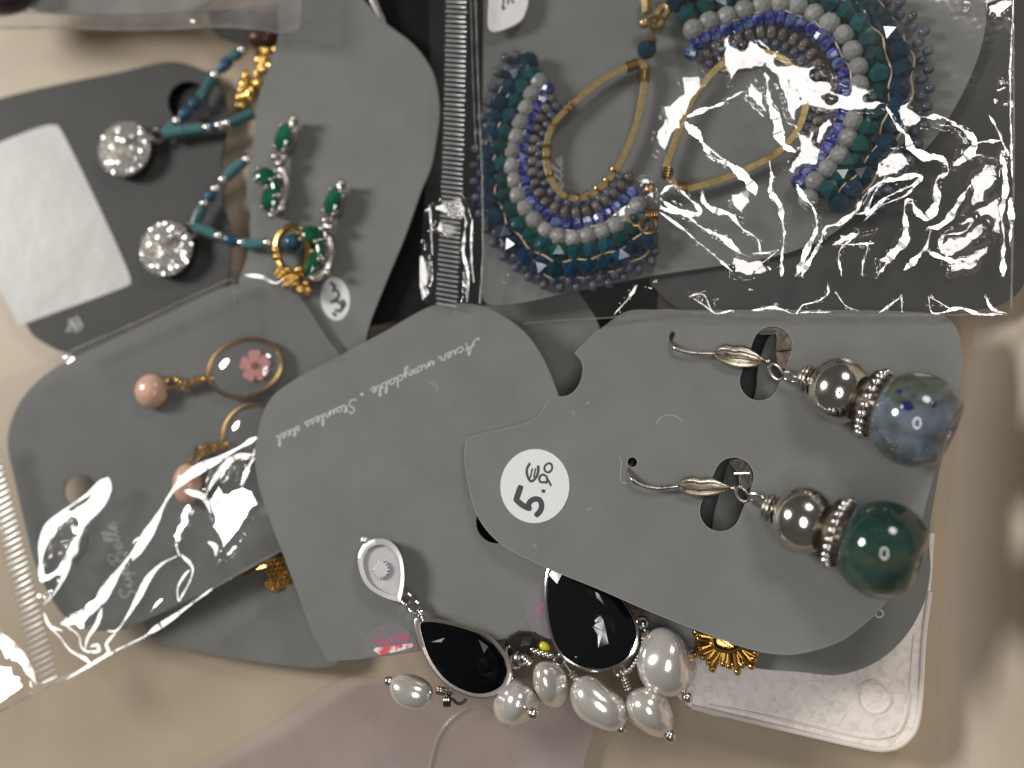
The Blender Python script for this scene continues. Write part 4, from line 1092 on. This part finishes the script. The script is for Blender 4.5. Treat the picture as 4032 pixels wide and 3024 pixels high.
def green_ear(label, ox, oy, pts):
    t = thing("earring", label, "earring", at(ox, oy, pC), "green crystal earrings on the light card")
    for p in pts['st']: stone_set(t, *p)
    for x, y, r in pts['ball']:
        mb = MB(); q = at(x, y, pC, 3.0); mb.ball(q, r * kpx(q), 12, 8); obj("silver_ball", mb, M_silver, t)
    mb = MB(); mb.tube([at(*px2(p), pC, 1.6) for p in spline(P(pts['spine']), False, 6)], .8, 8); obj("silver_spine", mb, M_silver, t)
green_ear("green crystal earring nearer the teal strands, pinned higher on the light card", 1110, 640,
    dict(st=[(1118, 542, 32, 56, 18, 3), (1050, 696, 34, 50, 100, 3), (1066, 782, 34, 52, 10, 3), (1086, 738, 15, 44, -15, 3.4)], ball=[(1160, 470, 17), (1084, 618, 16), (1100, 645, 18), (1122, 622, 14), (1070, 848, 15), (1112, 822, 17)], spine="1158,475 1160,530 1120,600 1110,650 1128,730 1112,800 1075,845"))
green_ear("green crystal earring near the hazy sticker, pinned lower on the light card", 1290, 880,
    dict(st=[(1312, 795, 32, 56, 18, 3), (1228, 925, 34, 52, 95, 3), (1230, 1040, 30, 58, 25, 3), (1262, 985, 15, 48, -10, 3.4)], ball=[(1348, 722, 16), (1282, 868, 16), (1300, 895, 18), (1268, 900, 14), (1236, 1098, 13), (1290, 1075, 17)], spine="1346,726 1345,790 1300,860 1288,910 1305,990 1285,1060 1245,1095"))

# ------------------------------------------------------------------ peach and flower locket earrings
def locket(t, x, y, L_, Wd, ang, z, flower):
    c = at(x, y, pE, z); k = kpx(c); a = math.radians(ang)
    xa = right * math.cos(a) - up * math.sin(a); xa.z = 0; xa.normalize(); ya = Vector((0, 0, 1)).cross(xa); zv = Vector((0, 0, 1))
    def el(s_, zz, n=40): return [c + xa * (L_ * k * s_ * math.cos(b)) + ya * (Wd * k * s_ * math.sin(b)) + zv * zz for b in (2 * math.pi * i / n for i in range(n))]
    mb = MB(); mb.tube(el(1, 0), .46, 8, True); f = obj("gold_frame", mb, M_bronze, t)
    mb = MB(); mb.grid([el(.98, .1), el(.9, 1.0), el(.72, 1.8), el(.45, 2.3), el(.15, 2.5)], True, False, True); obj("clear_dome", mb, M_lens, t, 60)
    mb = MB(); mb.grid([el(.97, -.1), el(.5, -.15), el(.1, -.15)], True, False, True); obj("backing", mb, M_card_dim, t, 60)
    if flower:
        fx, fy = flower; fl_ = MB(); q0 = at(fx, fy, pE, z + .2)
        for i in range(5):
            b = 2 * math.pi * i / 5 + .4; d = Vector((math.cos(b), math.sin(b), 0)); e_ = Vector((-d.y, d.x, 0))
            mb = MB(); p2 = [(0, 0), (1.3, .95), (2.4, 1.35), (3.1, .8), (2.95, 0), (3.1, -.8), (2.4, -1.35), (1.3, -.95)]
            mb.slab([[q0 + d * u * .95 + e_ * v * .95 + zv * (.15 + .05 * i) for u, v in p2]], True, .05); obj("petal", mb, M_flower, t, 0)
        mb = MB(); mb.ball(q0 + zv * .5, .7, 10, 6, (1, 1, .4)); obj("flower_centre", mb, M_stamen, t)
def peach(label, sx, sy, rx, ry, chain, lk):
    t = thing("earring", label, "earring", at(sx, sy, pE), "peach stud and flower locket earrings")
    c = at(sx, sy, pE, 1.2); k = kpx(c)
    mb = MB(); mb.lathe(c, Vector((0, 0, 1)), [(-1.0, rx * k), (.2, rx * k * 1.06), (.5, rx * k)], 30); obj("gold_cup", mb, M_gold, t)
    mb = MB(); mb.ball(c + Vector((0, 0, .3)), rx * k, 24, 14, (1, ry / rx, .8)); obj("peach_stone", mb, M_peach, t)
    for i, (x, y, r) in enumerate(chain):
        mb = MB(); q = at(x, y, pE, 1.6); mb.torus(q, Vector((.3 * (i % 2), .5, .8)), r * kpx(q), .42, 16, 7); obj("link", mb, M_gold, t)
    locket(t, *lk)
peach("peach stud earring with a clear oval locket holding a pink pressed flower", 600, 1540, 66, 68,
      [(676, 1508, 26), (712, 1518, 18), (738, 1512, 14), (752, 1508, 14), (766, 1504, 14), (780, 1500, 14), (794, 1496, 13)], (966, 1450, 152, 112, -12, 1.6, (1006, 1440)))
peach("peach stud earring half covered by a bright crinkle, its locket under the script card", 742, 1905, 60, 80,
      [(766, 1815, 24), (790, 1778, 20), (815, 1770, 20), (840, 1765, 15), (856, 1760, 14), (872, 1756, 14), (888, 1752, 13)], (985, 1700, 120, 100, -40, .9, None))

# ------------------------------------------------------------------ gold filigree charm, lower left
t = thing("charm", "gold filigree charm on the pale card under the zip bag edge", "charm", at(1091, 2261, pL), None)
mb = MB(); R = Random = None
for i in range(5):
    for j in range(6):
        x = 1055 + i * 17 + (j % 2) * 8 + j * 2; y = 2215 + j * 18 - i * 3
        mb.torus(at(x, y, pL, 4.4 + .5 * math.sin(i + j)), Vector((.1, .2, 1)), .42, .24, 12, 6)
obj("filigree", mb, M_gold, t)
mb = MB()
for a, b in ((1070, 2315), (1092, 2320), (1108, 2312), (1125, 2290), (1060, 2300), (1118, 2268)): mb.torus(at(a, b, pL, 4.2), Vector((.4, .2, .7)), .6, .25, 12, 6)
obj("fringe_rings", mb, M_gold, t)
mb = MB(); mb.tube([at(1060, 2225, pL, 3.6), at(1010, 2240, pL, 3.0), at(960, 2268, pL, 3)], .4, 7); obj("link", mb, M_gold, t)

# ------------------------------------------------------------------ things cut by the frame
t = MB(); t.ball(at(20, -25, pA, 3), 5.2, 24, 14, (1.35, .8, .7))
ps = tag(obj("stone_earring", t, M_purple, origin=at(20, -25, pA)), "dark purple stone in a pale rim cut off at the top corner", "earring")
mb = MB(); mb.torus(at(20, -25, pA, 2), (0, 0, 1), 5.4, .35, 30, 7, (1.33, .80)); obj("rim", mb, M_rim, ps)
t = MB(); pth = spline(P("1455,-60 1470,0 1490,45 1508,80 1515,120"), False, 8)
t.tube([at(p.x, p.y, pC, -.8) for p in pth], [1.3 - .9 * i / len(pth) for i in range(len(pth))], 10)
tag(obj("steel_hook", t, M_gunmetal, origin=at(1480, 20, pC)), "shiny dark metal hook poking out at the top edge of the light card", "hook")
# ------------------------------------------------------------------ crinkled clear bags
RT, UP_, FW = np.array(right), np.array(up), np.array(fwd); CM = np.array(CAM)
def inside(X, Y, poly):
    r = np.zeros(X.shape, bool); n = len(poly); j = n - 1
    for i in range(n):
        xi, yi = poly[i][0], poly[i][1]; xj, yj = poly[j][0], poly[j][1]
        if yi != yj:
            c = ((yi > Y) != (yj > Y)) & (X < (xj - xi) * (Y - yi) / (yj - yi) + xi); r ^= c
        j = i
    return r
def near(X, Y, pts, ws):
    d = np.full(X.shape, 1e9)
    for i in range(len(pts) - 1):
        ax, ay = pts[i]; bx, by = pts[i + 1]
        w = (ws[i] + ws[i + 1]) / 2
        dx, dy = bx - ax, by - ay; L2 = dx * dx + dy * dy + 1e-9
        t = np.clip(((X - ax) * dx + (Y - ay) * dy) / L2, 0, 1)
        d = np.minimum(d, np.hypot(X - ax - t * dx, Y - ay - t * dy) / w)
    return d
def blur(A, n):
    for _ in range(n):
        B = A.copy(); B[1:-1] = (A[:-2] + 2 * A[1:-1] + A[2:]) / 4; A = B
        B = A.copy(); B[:, 1:-1] = (A[:, :-2] + 2 * A[:, 1:-1] + A[:, 2:]) / 4; A = B
    return A
def smooth_noise(X, Y, s, seed):
    r = np.random.RandomState(seed); o = np.zeros(X.shape)
    for _ in range(9):
        a = r.uniform(0, 2 * np.pi); f = r.uniform(.6, 1.8) / s
        o += np.sin((X * np.cos(a) + Y * np.sin(a)) * f * 2 * np.pi + r.uniform(0, 6.28))
    return o / 3

def film(label, outline, zf, cell, patches, holes, creases, lampp, ref, material, seams, seed, jag=1.0, period=3.4, fine=.004):
    """thin sheet with creases shaped to glint: facets tip towards the lamp, the rest stays level"""
    out = [(p.x, p.y) for p in outline]
    x0, x1 = min(p[0] for p in out), max(p[0] for p in out); y0, y1 = min(p[1] for p in out), max(p[1] for p in out)
    X, Y = np.meshgrid(np.arange(x0, x1 + cell, cell), np.arange(y0, y1 + cell, cell))
    wx = X + 5 * smooth_noise(X, Y, 60, seed) + 2.5 * smooth_noise(X, Y, 22, seed + 1); wy = Y + 5 * smooth_noise(X, Y, 60, seed + 2) + 2.5 * smooth_noise(X, Y, 22, seed + 3)
    mask = np.zeros(X.shape, bool)
    parts = []
    for p in patches:
        q = inside(wx, wy, p); parts.append(q); mask |= q
    for p in holes: mask &= ~inside(wx, wy, p)
    cmask = np.zeros(X.shape, bool)
    for pts, w in creases:
        sp_ = [(q.x, q.y) for q in spline(pts, False, 20)]
        n = len(sp_); r = np.random.RandomState(len(sp_)); ph = r.uniform(0, 6)
        ws = [w * (.75 + .35 * math.sin(i * .9 + ph) + .2 * math.sin(i * 2.3)) * (.45 + .55 * min(1, i / 3, (n - 1 - i) / 3)) for i in range(n)]
        if jag > .5: cmask |= near(wx, wy, sp_, ws) < .5
    zb = zf(X, Y)
    def pos(z):
        d = (RT[None, None] * ((X - 2016) / 4032 * 36)[..., None] + UP_[None, None] * (-(Y - 1512) / 4032 * 36)[..., None] + FW[None, None] * FL)
        return CM + d * ((z - CM[2]) / d[..., 2])[..., None]
    Q = pos(zb)
    def need(p):
        v = CM - p; v /= np.linalg.norm(v); l = np.array(lampp) - p; l /= np.linalg.norm(l); h = v + l
        return np.array([-h[0] / h[2], -h[1] / h[2]])
    rp = np.array(at(ref[0], ref[1], 12.0)); g0 = need(rp)
    c = (need(rp + [10, 0, 0])[0] - need(rp - [10, 0, 0])[0]) / 20
    c2 = (need(rp + [0, 10, 0])[1] - need(rp - [0, 10, 0])[1]) / 20
    # slope already in the sheet is part of what the facet needs
    gx_ = np.gradient(zb, axis=1) / np.gradient(Q[..., 0], axis=1); gy_ = np.gradient(zb, axis=0) / np.gradient(Q[..., 1], axis=0)
    D = Q[..., :2] - rp[:2]
    phi = g0[0] * D[..., 0] + g0[1] * D[..., 1] + .5 * c * D[..., 0] ** 2 + .5 * c2 * D[..., 1] ** 2 - (zb - zb.mean())
    phi = phi + .012 * smooth_noise(X, Y, 130, seed + 5)
    for q in parts:
        if q.any(): phi = np.where(q, phi - phi[q].mean(), phi)
    saw = np.mod(phi + period / 2, period) - period / 2
    cmask &= ~mask
    saw2 = np.mod(phi, .5) - .25
    h = (saw + .016 * smooth_noise(X, Y, 34, seed + 9)) * blur(mask.astype(float), 1) + saw2 * cmask
    h = blur(h, 1) + fine * smooth_noise(X, Y, 45, seed + 7) + .03 * smooth_noise(X, Y, 260, seed + 8)
    V = pos(zb + h)
    keep = inside((X[:-1, :-1] + X[1:, 1:]) / 2, (Y[:-1, :-1] + Y[1:, 1:]) / 2, out)
    ny, nx = X.shape
    idx = np.arange(nx * ny).reshape(ny, nx)
    F = np.stack([idx[:-1, :-1], idx[1:, :-1], idx[1:, 1:], idx[:-1, 1:]], -1)[keep]
    used = np.unique(F); mp = np.full(nx * ny, -1); mp[used] = np.arange(len(used)); F = mp[F]
    VV = V.reshape(-1, 3)[used]
    o = VV.mean(0); VV = (VV - o) * MM
    me = bpy.data.meshes.new("plastic_bag")
    me.vertices.add(len(VV)); me.vertices.foreach_set("co", VV.astype(np.float32).ravel())
    me.loops.add(F.size); me.loops.foreach_set("vertex_index", F.astype(np.int32).ravel())
    me.polygons.add(len(F)); me.polygons.foreach_set("loop_start", np.arange(0, F.size, 4, dtype=np.int32)); me.polygons.foreach_set("loop_total", np.full(len(F), 4, np.int32))
    me.polygons.foreach_set("use_smooth", np.ones(len(F), bool))
    me.update(); me.validate(); me.materials.append(material)
    ob = bpy.data.objects.new("plastic_bag", me); COL.objects.link(ob); ob.location = o * MM; ob["_o"] = tuple(o)
    tag(ob, label, "bag", "clear plastic zip bags")
    # pale ribbons that paint the film's glints, facets tipped to the lamp
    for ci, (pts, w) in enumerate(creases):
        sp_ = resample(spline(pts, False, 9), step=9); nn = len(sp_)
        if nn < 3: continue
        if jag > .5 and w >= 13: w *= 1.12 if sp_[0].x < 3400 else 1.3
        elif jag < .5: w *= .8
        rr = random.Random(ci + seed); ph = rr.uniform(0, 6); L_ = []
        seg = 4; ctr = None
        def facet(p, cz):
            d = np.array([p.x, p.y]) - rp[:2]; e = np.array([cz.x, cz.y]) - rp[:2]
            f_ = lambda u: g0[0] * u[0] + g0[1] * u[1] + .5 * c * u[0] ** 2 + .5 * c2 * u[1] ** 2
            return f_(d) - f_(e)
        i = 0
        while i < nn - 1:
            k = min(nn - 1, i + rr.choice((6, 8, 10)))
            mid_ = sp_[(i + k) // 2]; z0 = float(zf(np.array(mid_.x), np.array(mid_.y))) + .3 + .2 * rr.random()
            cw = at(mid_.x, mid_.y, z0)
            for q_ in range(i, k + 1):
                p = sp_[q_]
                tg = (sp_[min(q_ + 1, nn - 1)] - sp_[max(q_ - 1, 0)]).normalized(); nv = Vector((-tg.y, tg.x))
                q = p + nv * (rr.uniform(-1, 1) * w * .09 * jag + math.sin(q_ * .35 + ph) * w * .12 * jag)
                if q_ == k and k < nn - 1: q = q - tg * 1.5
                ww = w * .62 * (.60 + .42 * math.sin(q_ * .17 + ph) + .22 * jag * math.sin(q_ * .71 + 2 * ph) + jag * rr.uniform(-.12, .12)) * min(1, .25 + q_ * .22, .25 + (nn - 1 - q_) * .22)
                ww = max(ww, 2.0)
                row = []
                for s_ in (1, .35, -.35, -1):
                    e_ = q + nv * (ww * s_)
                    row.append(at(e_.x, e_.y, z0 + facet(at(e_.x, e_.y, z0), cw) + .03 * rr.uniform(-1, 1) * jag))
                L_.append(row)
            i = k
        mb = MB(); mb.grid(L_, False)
        obj("glint_ribbon", mb, M_glint if jag > .5 else M_glintE, ob, 38)
    for pts, r in seams:
        mb = MB(); sp_ = spline(pts, False, 12); nn = len(sp_)
        mb.tube([at(p.x, p.y, float(zf(np.array(p.x), np.array(p.y))) + .05) for p in sp_], [r * (.7 + .5 * abs(math.sin(i * .37))) for i in range(nn)], 6)
        obj("fold", mb, M_seam, ob)
    return ob

def zip_strip(bag, a, b, wdt, n, zf, skew=0, bow=0):
    """the ribbed closure: a backing strip and its moulded ribs"""
    a, b = Vector(a), Vector(b); d = (b - a).normalized(); nn = Vector((-d.y, d.x))
    f = lambda p, dz: at(p.x, p.y, float(zf(np.array(p.x), np.array(p.y))) + dz)
    def mid(u): return a.lerp(b, u) + nn * bow * math.sin(math.pi * u)
    mb = MB()
    mb.grid([[f(mid(i / 20) - nn * wdt * .56, .1), f(mid(i / 20) + nn * wdt * .56, .1)] for i in range(21)], False)
    s_ = obj("zip_strip", mb, M_film, bag, 0)
    c0 = mid(.5); mb = MB(); p, q = f(c0 - nn * wdt / 2 + d * skew, .3), f(c0 + nn * wdt / 2 - d * skew, .3)
    ctr = (p + q) / 2
    mb.tube([p.lerp(q, t) for t in (0, .05, .5, .95, 1)], [.12, .19, .16, .19, .12], 7)
    me = mesh_of(mb, "zip_rib", ctr); me.materials.append(M_rib)
    for i in range(n):
        u = (i + .5) / n; pp = f(mid(u), .3)
        inst("zip_rib", me, M_rib, s_, pp, (1, 0, 0), (0, 1, 0), (0, 0, 1), (rnd.uniform(.94, 1.06), 1, rnd.uniform(.8, 1.2)))
    return s_

def hp(s_, f): return [(p[0], p[1]) for p in f(s_)]
# bag with the two fan earrings
def zI(X, Y):
    z = np.full(np.shape(X), 13.2, float)
    lft = np.clip((2000 - X) / 420, 0, 1); lft = lft * lft * (3 - 2 * lft)
    bot = np.clip((Y - 500) / 740, 0, 1); bot = bot * bot * (3 - 2 * bot)
    z = z - 3.0 * lft - 2.2 * bot * (1 - lft)
    return z - 0.0
zI_ = lambda X, Y: zI(X, Y)
outI = spline([(1690, -140, True), (3985, -140, True), (3992, 600, False), (3982, 1215, False), (3960, 1240, True), (3300, 1241, False), (2831, 1238, False), (2749, 1232, False), (2660, 1222, False), (2560, 1224, False), (2413, 1249, False), (2234, 1260, False), (2062, 1274, True), (1985, 1249, False), (1904, 1211, False), (1795, 1196, False), (1700, 1206, True), (1665, 1180, False), (1690, 500, False)], True, 20)
patI = [hp(s_, C4) for s_ in (
    "120,455 250,440 300,480 240,560 200,640 170,690 120,760 60,900 0,960 -40,930 -30,800 30,640 130,560",
    "375,200 440,190 430,260 500,300 540,250 600,260 650,310 760,330 900,370 1000,410 1130,490 1240,520 1330,590 1375,650 1300,670 1150,690 960,660 880,640 830,680 840,760 760,700 760,640 700,480 640,400 580,410 540,460 470,440 430,545 400,460 375,380",
    "510,560 560,490 620,560 660,690 640,700 560,630", "830,800 900,830 960,720 1050,680 1050,830 1000,820 980,940 960,1030 860,1010 830,1100 760,1040 830,930",
    "420,1180 540,1130 575,1180 500,1310 430,1280", "440,1560 480,1560 640,1570 650,1650 600,1680 430,1680",
    "1300,1000 1400,910 1480,920 1500,960 1560,1000 1450,1060 1310,1090", "1780,990 1820,900 1900,870 1900,910 1760,1050 1700,1060",
    "1870,1230 1900,1050 1990,970 2060,1000 2050,1080 1970,1240 1900,1260", "1750,1580 1850,1560 1990,1470 2010,1380 1930,1320 2020,1330 2000,1520 1900,1670 1740,1670",
    "1450,640 1500,590 1540,600 1520,650 1600,700 1560,770 1500,800 1440,720", "1090,1430 1180,1400 1200,1440 1120,1500 1080,1480",
    "2060,480 2090,470 2100,520 2060,540", "2110,470 2190,400 2212,420 2200,470 2120,500", "2100,620 2150,590 2170,640 2130,690", "2020,620 2050,590 2060,630 2030,650", "1850,30 1870,30 1870,70 1850,70",
    "1560,790 1640,740 1720,730 1800,770 1870,830 1905,890 1840,970 1800,935 1835,860 1760,790 1680,770", "1310,1090 1450,1050 1560,1055 1500,1095 1380,1105 1300,1170 1220,1290 1190,1290 1250,1170", "1900,1260 1960,1240 2060,1180 2090,1300 2070,1440 1990,1480 2010,1380 1930,1320", "1730,1400 1860,1380 1900,1340 1840,1300 1880,1240 1830,1360 1720,1430", "1050,1480 1180,1430 1330,1400 1290,1440 1180,1470 1090,1500", "1880,960 1920,950 2060,980 2050,900 2110,900 2120,1000 2080,1010", "1660,1080 1690,1090 1690,1220 1640,1330 1600,1330 1650,1220",
    "1700,1480 1760,1440 1850,1420 1960,1330 1990,1400 1900,1500 1800,1560 1730,1600 1690,1560", "1330,1560 1420,1500 1480,1380 1500,1400 1490,1500 1400,1600 1320,1660", "960,760 1040,700 1060,760 1020,800 1060,860 990,840 960,900 930,850", "840,1120 900,1200 940,1290 900,1270 850,1200",
    "1990,30 2100,-10 2180,10 2060,100 2000,90")] + [hp(s_, C6) for s_ in (
    "1405,225 1500,180 1600,140 1700,120 1745,150 1740,250 1690,330 1640,330 1600,290 1500,250 1430,280", "1500,300 1640,340 1690,400 1640,440 1500,420", "1375,560 1440,540 1462,760 1445,900 1400,985 1360,980",
    "1690,600 1735,560 1748,910 1712,915", "1390,470 1450,460 1440,510 1400,510", "1975,740 2035,705 2040,720 1985,750")] + [hp(s_, C7) for s_ in ("1340,770 1420,765 1480,760 1420,778", "1850,900 1900,890 1890,950 1860,940", "1680,860 1800,850 1830,900 1790,880 1700,872", "2080,795 2170,790 2140,802", "1150,230 1220,180 1240,240 1190,300 1150,280", "1330,150 1460,40 1440,150 1770,250 1720,270 1430,165", "1330,0 1420,-20 1400,50 1340,70")]
holI = [hp(s_, C4) for s_ in ("680,370 720,358 800,375 790,395 700,395", "810,365 920,385 900,405 830,395", "910,450 960,415 1030,450 1025,480 950,490", "1050,500 1090,485 1150,520 1140,565 1070,545", "980,600 1010,585 1070,605 1040,622", "1230,590 1260,565 1325,600 1250,612", "470,440 540,425 555,450 540,470 480,520 430,540")]
def cr(s_, w, f=C4): return ([(p[0], p[1]) for p in f(s_)], w)
creI = [cr("160,705 270,668 330,650 420,600 500,560", 16), cr("150,740 230,830 300,930 400,1000 490,1050 550,1120 575,1190", 26), cr("640,450 660,600 700,720 720,800 760,890 820,930", 26),
    cr("660,980 680,1080 670,1170 720,1240 750,1380 745,1500 735,1680", 15), cr("830,1120 870,1200 940,1280 950,1380 910,1480 870,1580 820,1680", 17), cr("1190,1290 1080,1360 1010,1380 980,1460 920,1560 860,1680", 16),
    cr("1190,1290 1260,1170 1330,1110 1450,1090 1560,1060 1590,1080 1480,1150 1350,1220 1250,1310", 15), cr("1370,650 1420,740 1500,820 1520,900 1620,950 1700,960 1750,1040 1680,1100 1680,1220 1620,1330 1560,1280 1530,1210 1500,1220 1490,1360 1480,1480 1400,1560 1320,1680", 20),
    cr("1620,710 1720,720 1800,760 1880,820 1910,880 1850,970 1780,1000", 20), cr("0,1180 80,1130 160,1190 240,1290 150,1300 0,1210", 15), cr("0,1260 150,1310 280,1400 400,1460 490,1540", 17), cr("0,1290 120,1380 240,1480 370,1590 440,1650", 9),
    cr("250,1160 270,1230 330,1280 430,1310 500,1390 590,1460 610,1530", 15), cr("560,1540 640,1540 710,1525 620,1600", 9), cr("1210,1480 1260,1490 1240,1580 1230,1680", 15), cr("1060,1480 1130,1450 1190,1430 1090,1530 1100,1680", 13), cr("1050,1490 1300,1480", 8),
    cr("2090,960 2100,1100 2080,1300 2090,1500 2080,1680", 15), cr("2135,1200 2130,1500", 16), cr("1620,1390 1700,1370 1780,1300 1830,1200 1890,1120", 15), cr("1610,1520 1700,1560 1800,1600", 14), cr("1640,1390 1620,1500 1590,1540 1480,1640", 15),
    cr("1700,1530 1720,1440 1800,1420 1860,1400 1900,1330 1830,1360", 13), cr("1910,880 1990,860 2080,850", 15), cr("1380,1050 1300,1180 1240,1290 1190,1300", 10), cr("1590,1075 1500,1180 1330,1260 1240,1340", 8), cr("2000,700 2080,850 2120,950", 14),
    cr("2717,1165 2769,1161 2813,1231 2890,1222", 7, P), cr("2730,1175 2770,1200 2815,1236", 5, P), cr("2960,1222 3050,1212 3125,1237", 9, P), cr("3135,1237 3160,1205 3230,1180 3262,1150 3260,1120", 12, P), cr("3150,1232 3270,1228", 9, P), cr("3290,1150 3330,1205 3380,1222", 7, P),
    cr("3460,1232 3545,1170 3550,1160 3552,1230", 9, P), cr("3655,1165 3670,1230 3780,1215 3860,1236 3950,1238", 11, P), cr("3660,1170 3760,1225", 9, P), cr("3880,1160 3905,1215 3965,1236", 10, P), cr("3990,0 3978,300 3985,700", 7, P),
    cr("1310,780 1220,900 1140,995", 12, C7), cr("1640,200 1720,300 1700,520 1740,700 1730,900", 10, C6), cr("1770,300 1760,500 1780,760", 7, C6), cr("1460,200 1480,560", 7, C6)]
bagI = film("crinkled clear zip bag holding the two beaded fan earrings", outI, zI_, 4.0, patI, holI, creI, LAMP_R, (3200, 650), M_film,
            [(P("2058,1274 2100,1271 2234,1260 2413,1249 2560,1224 2660,1222 2749,1232 2831,1238 3300,1241 3960,1240"), .13), (P("3988,-120 3992,600 3982,1215"), .16), (P("1868,-120 1882,300 1898,700 1902,1000 1890,1195"), .16), (P("1850,-120 1862,300 1874,600"), .10)], 3)
zip_strip(bagI, (1797, -60), (1757, 1210), 80, 66, lambda X, Y: zI(X, Y) + .2, 3, -8)

# zip bag at the lower left
def zE(X, Y): return 12.0 + 0 * X - 1.4 * np.clip((X - 800) / 300, 0, 1)
outE = spline([(-180, 1560, True), (250, 1400, False), (293, 1376, False), (542, 1267, False), (868, 1115, False), (917, 1096, True), (1000, 1080, False), (1130, 1110, True), (1240, 1200, False), (1360, 1390, True), (1420, 1700, True), (1330, 2040, True), (1108, 2167, False), (835, 2320, False), (579, 2501, False), (356, 2620, False), (156, 2718, False), (0, 2801, False), (-180, 2900, True)], True, 20)
patE = [hp(s_, D1) for s_ in (
    "800,1070 760,1180 680,1330 580,1480 500,1670 420,1670 470,1550 570,1400 520,1360 440,1450 350,1530 310,1670 285,1670 310,1530 360,1420 450,1330 600,1230 760,1090",
    "1850,850 1840,900 1750,1130 1850,1160 1880,1250 1930,1300 1890,1330 1830,1310 1780,1440 1700,1640 1650,1670 1560,1670 1600,1560 1560,1450 1520,1300 1480,1220 1340,1160 1480,1170 1530,1110 1650,950",
    "1390,1210 1400,1290 1360,1400 1300,1600 1240,1620 1270,1450 1310,1300", "440,190 500,180 520,205 460,210")] + [hp(s_, D4) for s_ in (
    "280,340 300,200 330,100 390,0 420,0 340,150 310,300 400,260 450,180 520,0 560,0 490,150 470,250 400,400 310,500 360,420 440,300 320,360",
    "1010,40 840,280 740,430 720,500 620,640 600,700 450,620 600,520 690,430 830,270 960,60", "-40,640 60,760 160,900 240,1010 265,1090 220,1130 140,940 0,850 -40,830", "-40,880 90,930 180,1090 60,1200 -40,1240",
    "1050,540 1080,480 1150,440 1150,470 1090,540 1060,560", "1490,270 1500,230 1560,170 1590,180 1540,260", "240,420 300,400 300,480 270,470", "430,1010 480,1010 420,1035")] + [hp("1560,1000 1700,960 1740,1000 1640,1080 1500,1120", D1)]
holE = [hp("1600,1100 1720,960 1765,1000 1720,1140 1640,1170", D1), hp("330,390 370,320 400,340 380,420 330,450", D4)]
creE = [cr("1862,778 1600,930 1480,985 1340,1080 1250,1170 1120,1400 960,1670", 40, D1), cr("1010,40 835,275 735,430 690,520", 42, D4), cr("790,1075 640,1190 470,1310 360,1420 310,1540 288,1680", 34, D1), cr("795,1085 720,1270 600,1440 510,1660", 44, D1),
    cr("560,0 490,150 470,250 400,400 310,500", 24, D4), cr("300,345 290,200 330,80 400,-30", 32, D4), cr("300,345 400,262 462,165", 24, D4), cr("410,-60 440,-90 470,-140", 24, D4), cr("1850,860 1830,930 1750,1130", 22, D1), cr("1850,900 1690,930 1560,1080 1490,1200", 26, D1), cr("1340,1165 1480,1215 1530,1330", 26, D1), cr("700,520 560,600 430,640", 30, D4), cr("0,700 90,800 190,940 255,1060", 36, D4),
    cr("1250,160 1140,220 1040,330 980,450 890,600 820,690 760,690", 26, D4), cr("1280,150 1360,240 1350,320 1265,480", 20, D4), cr("1260,480 1258,380 1310,290 1340,260", 16, D4), cr("1250,0 1245,80 1270,160", 26, D4), cr("720,530 690,630 620,740 600,820", 16, D4),
    cr("450,640 560,730 570,790 600,830 700,830 690,790 640,800", 15, D4), cr("340,650 420,730 500,830 590,880 645,925", 18, D4), cr("820,700 750,790 770,830 740,860", 12, D4), cr("440,690 350,650 310,560", 11, D4), cr("1040,720 750,865 640,930 470,1030", 14, D4), cr("1500,390 1300,540 1040,715", 22, D4),
    cr("650,930 700,890 740,875", 12, D4), cr("1470,60 1520,90 1525,160", 26, D4), cr("300,1060 400,1015", 9, D4), cr("1860,780 1600,930 1330,1090", 26, D1), cr("1780,890 1900,905 2000,950 2060,915", 15, C5)]
bagE = film("clear zip bag with bright crinkles over the peach locket earrings at the left edge", outE, zE, 5.0, patE, holE, creE, LAMP_L, (560, 2050), M_filmE,
            [(P("250,1400 293,1376 542,1267 868,1115 917,1096"), .2), (P("1108,2167 835,2320 579,2501 356,2620 156,2718 0,2801 -60,2835"), .2), (P("917,1100 925,1220 935,1330"), .10)], 11, .15)
zip_strip(bagE, (-50, 1750), (190, 2690), 82, 40, zE, -10, 0)

# hazy bag at the top edge
def zA(X, Y): return 12.5 + 0 * X
outA = spline([(-160, -160, True), (1185, -160, True), (1182, 60, False), (1170, 118, False), (1130, 128, False), (1000, 112, False), (860, 104, False), (700, 112, False), (500, 116, False), (250, 108, False), (0, 110, False), (-160, 110, True)], True, 20)
bagA = film("hazy plastic bag end with a folded hem along the top edge", outA, zA, 8.0, [hp("1480,160 1520,130 1570,150 1560,190 1490,190", C1)], [], [], LAMP_L, (700, 60), M_filmA,
            [(P("-120,110 0,110 250,108 500,116 700,112 860,104 1000,112 1130,128 1170,118 1182,60 1185,-100"), .28), (P("-120,46 0,46 400,56 815,42 1100,20"), .18)], 21)
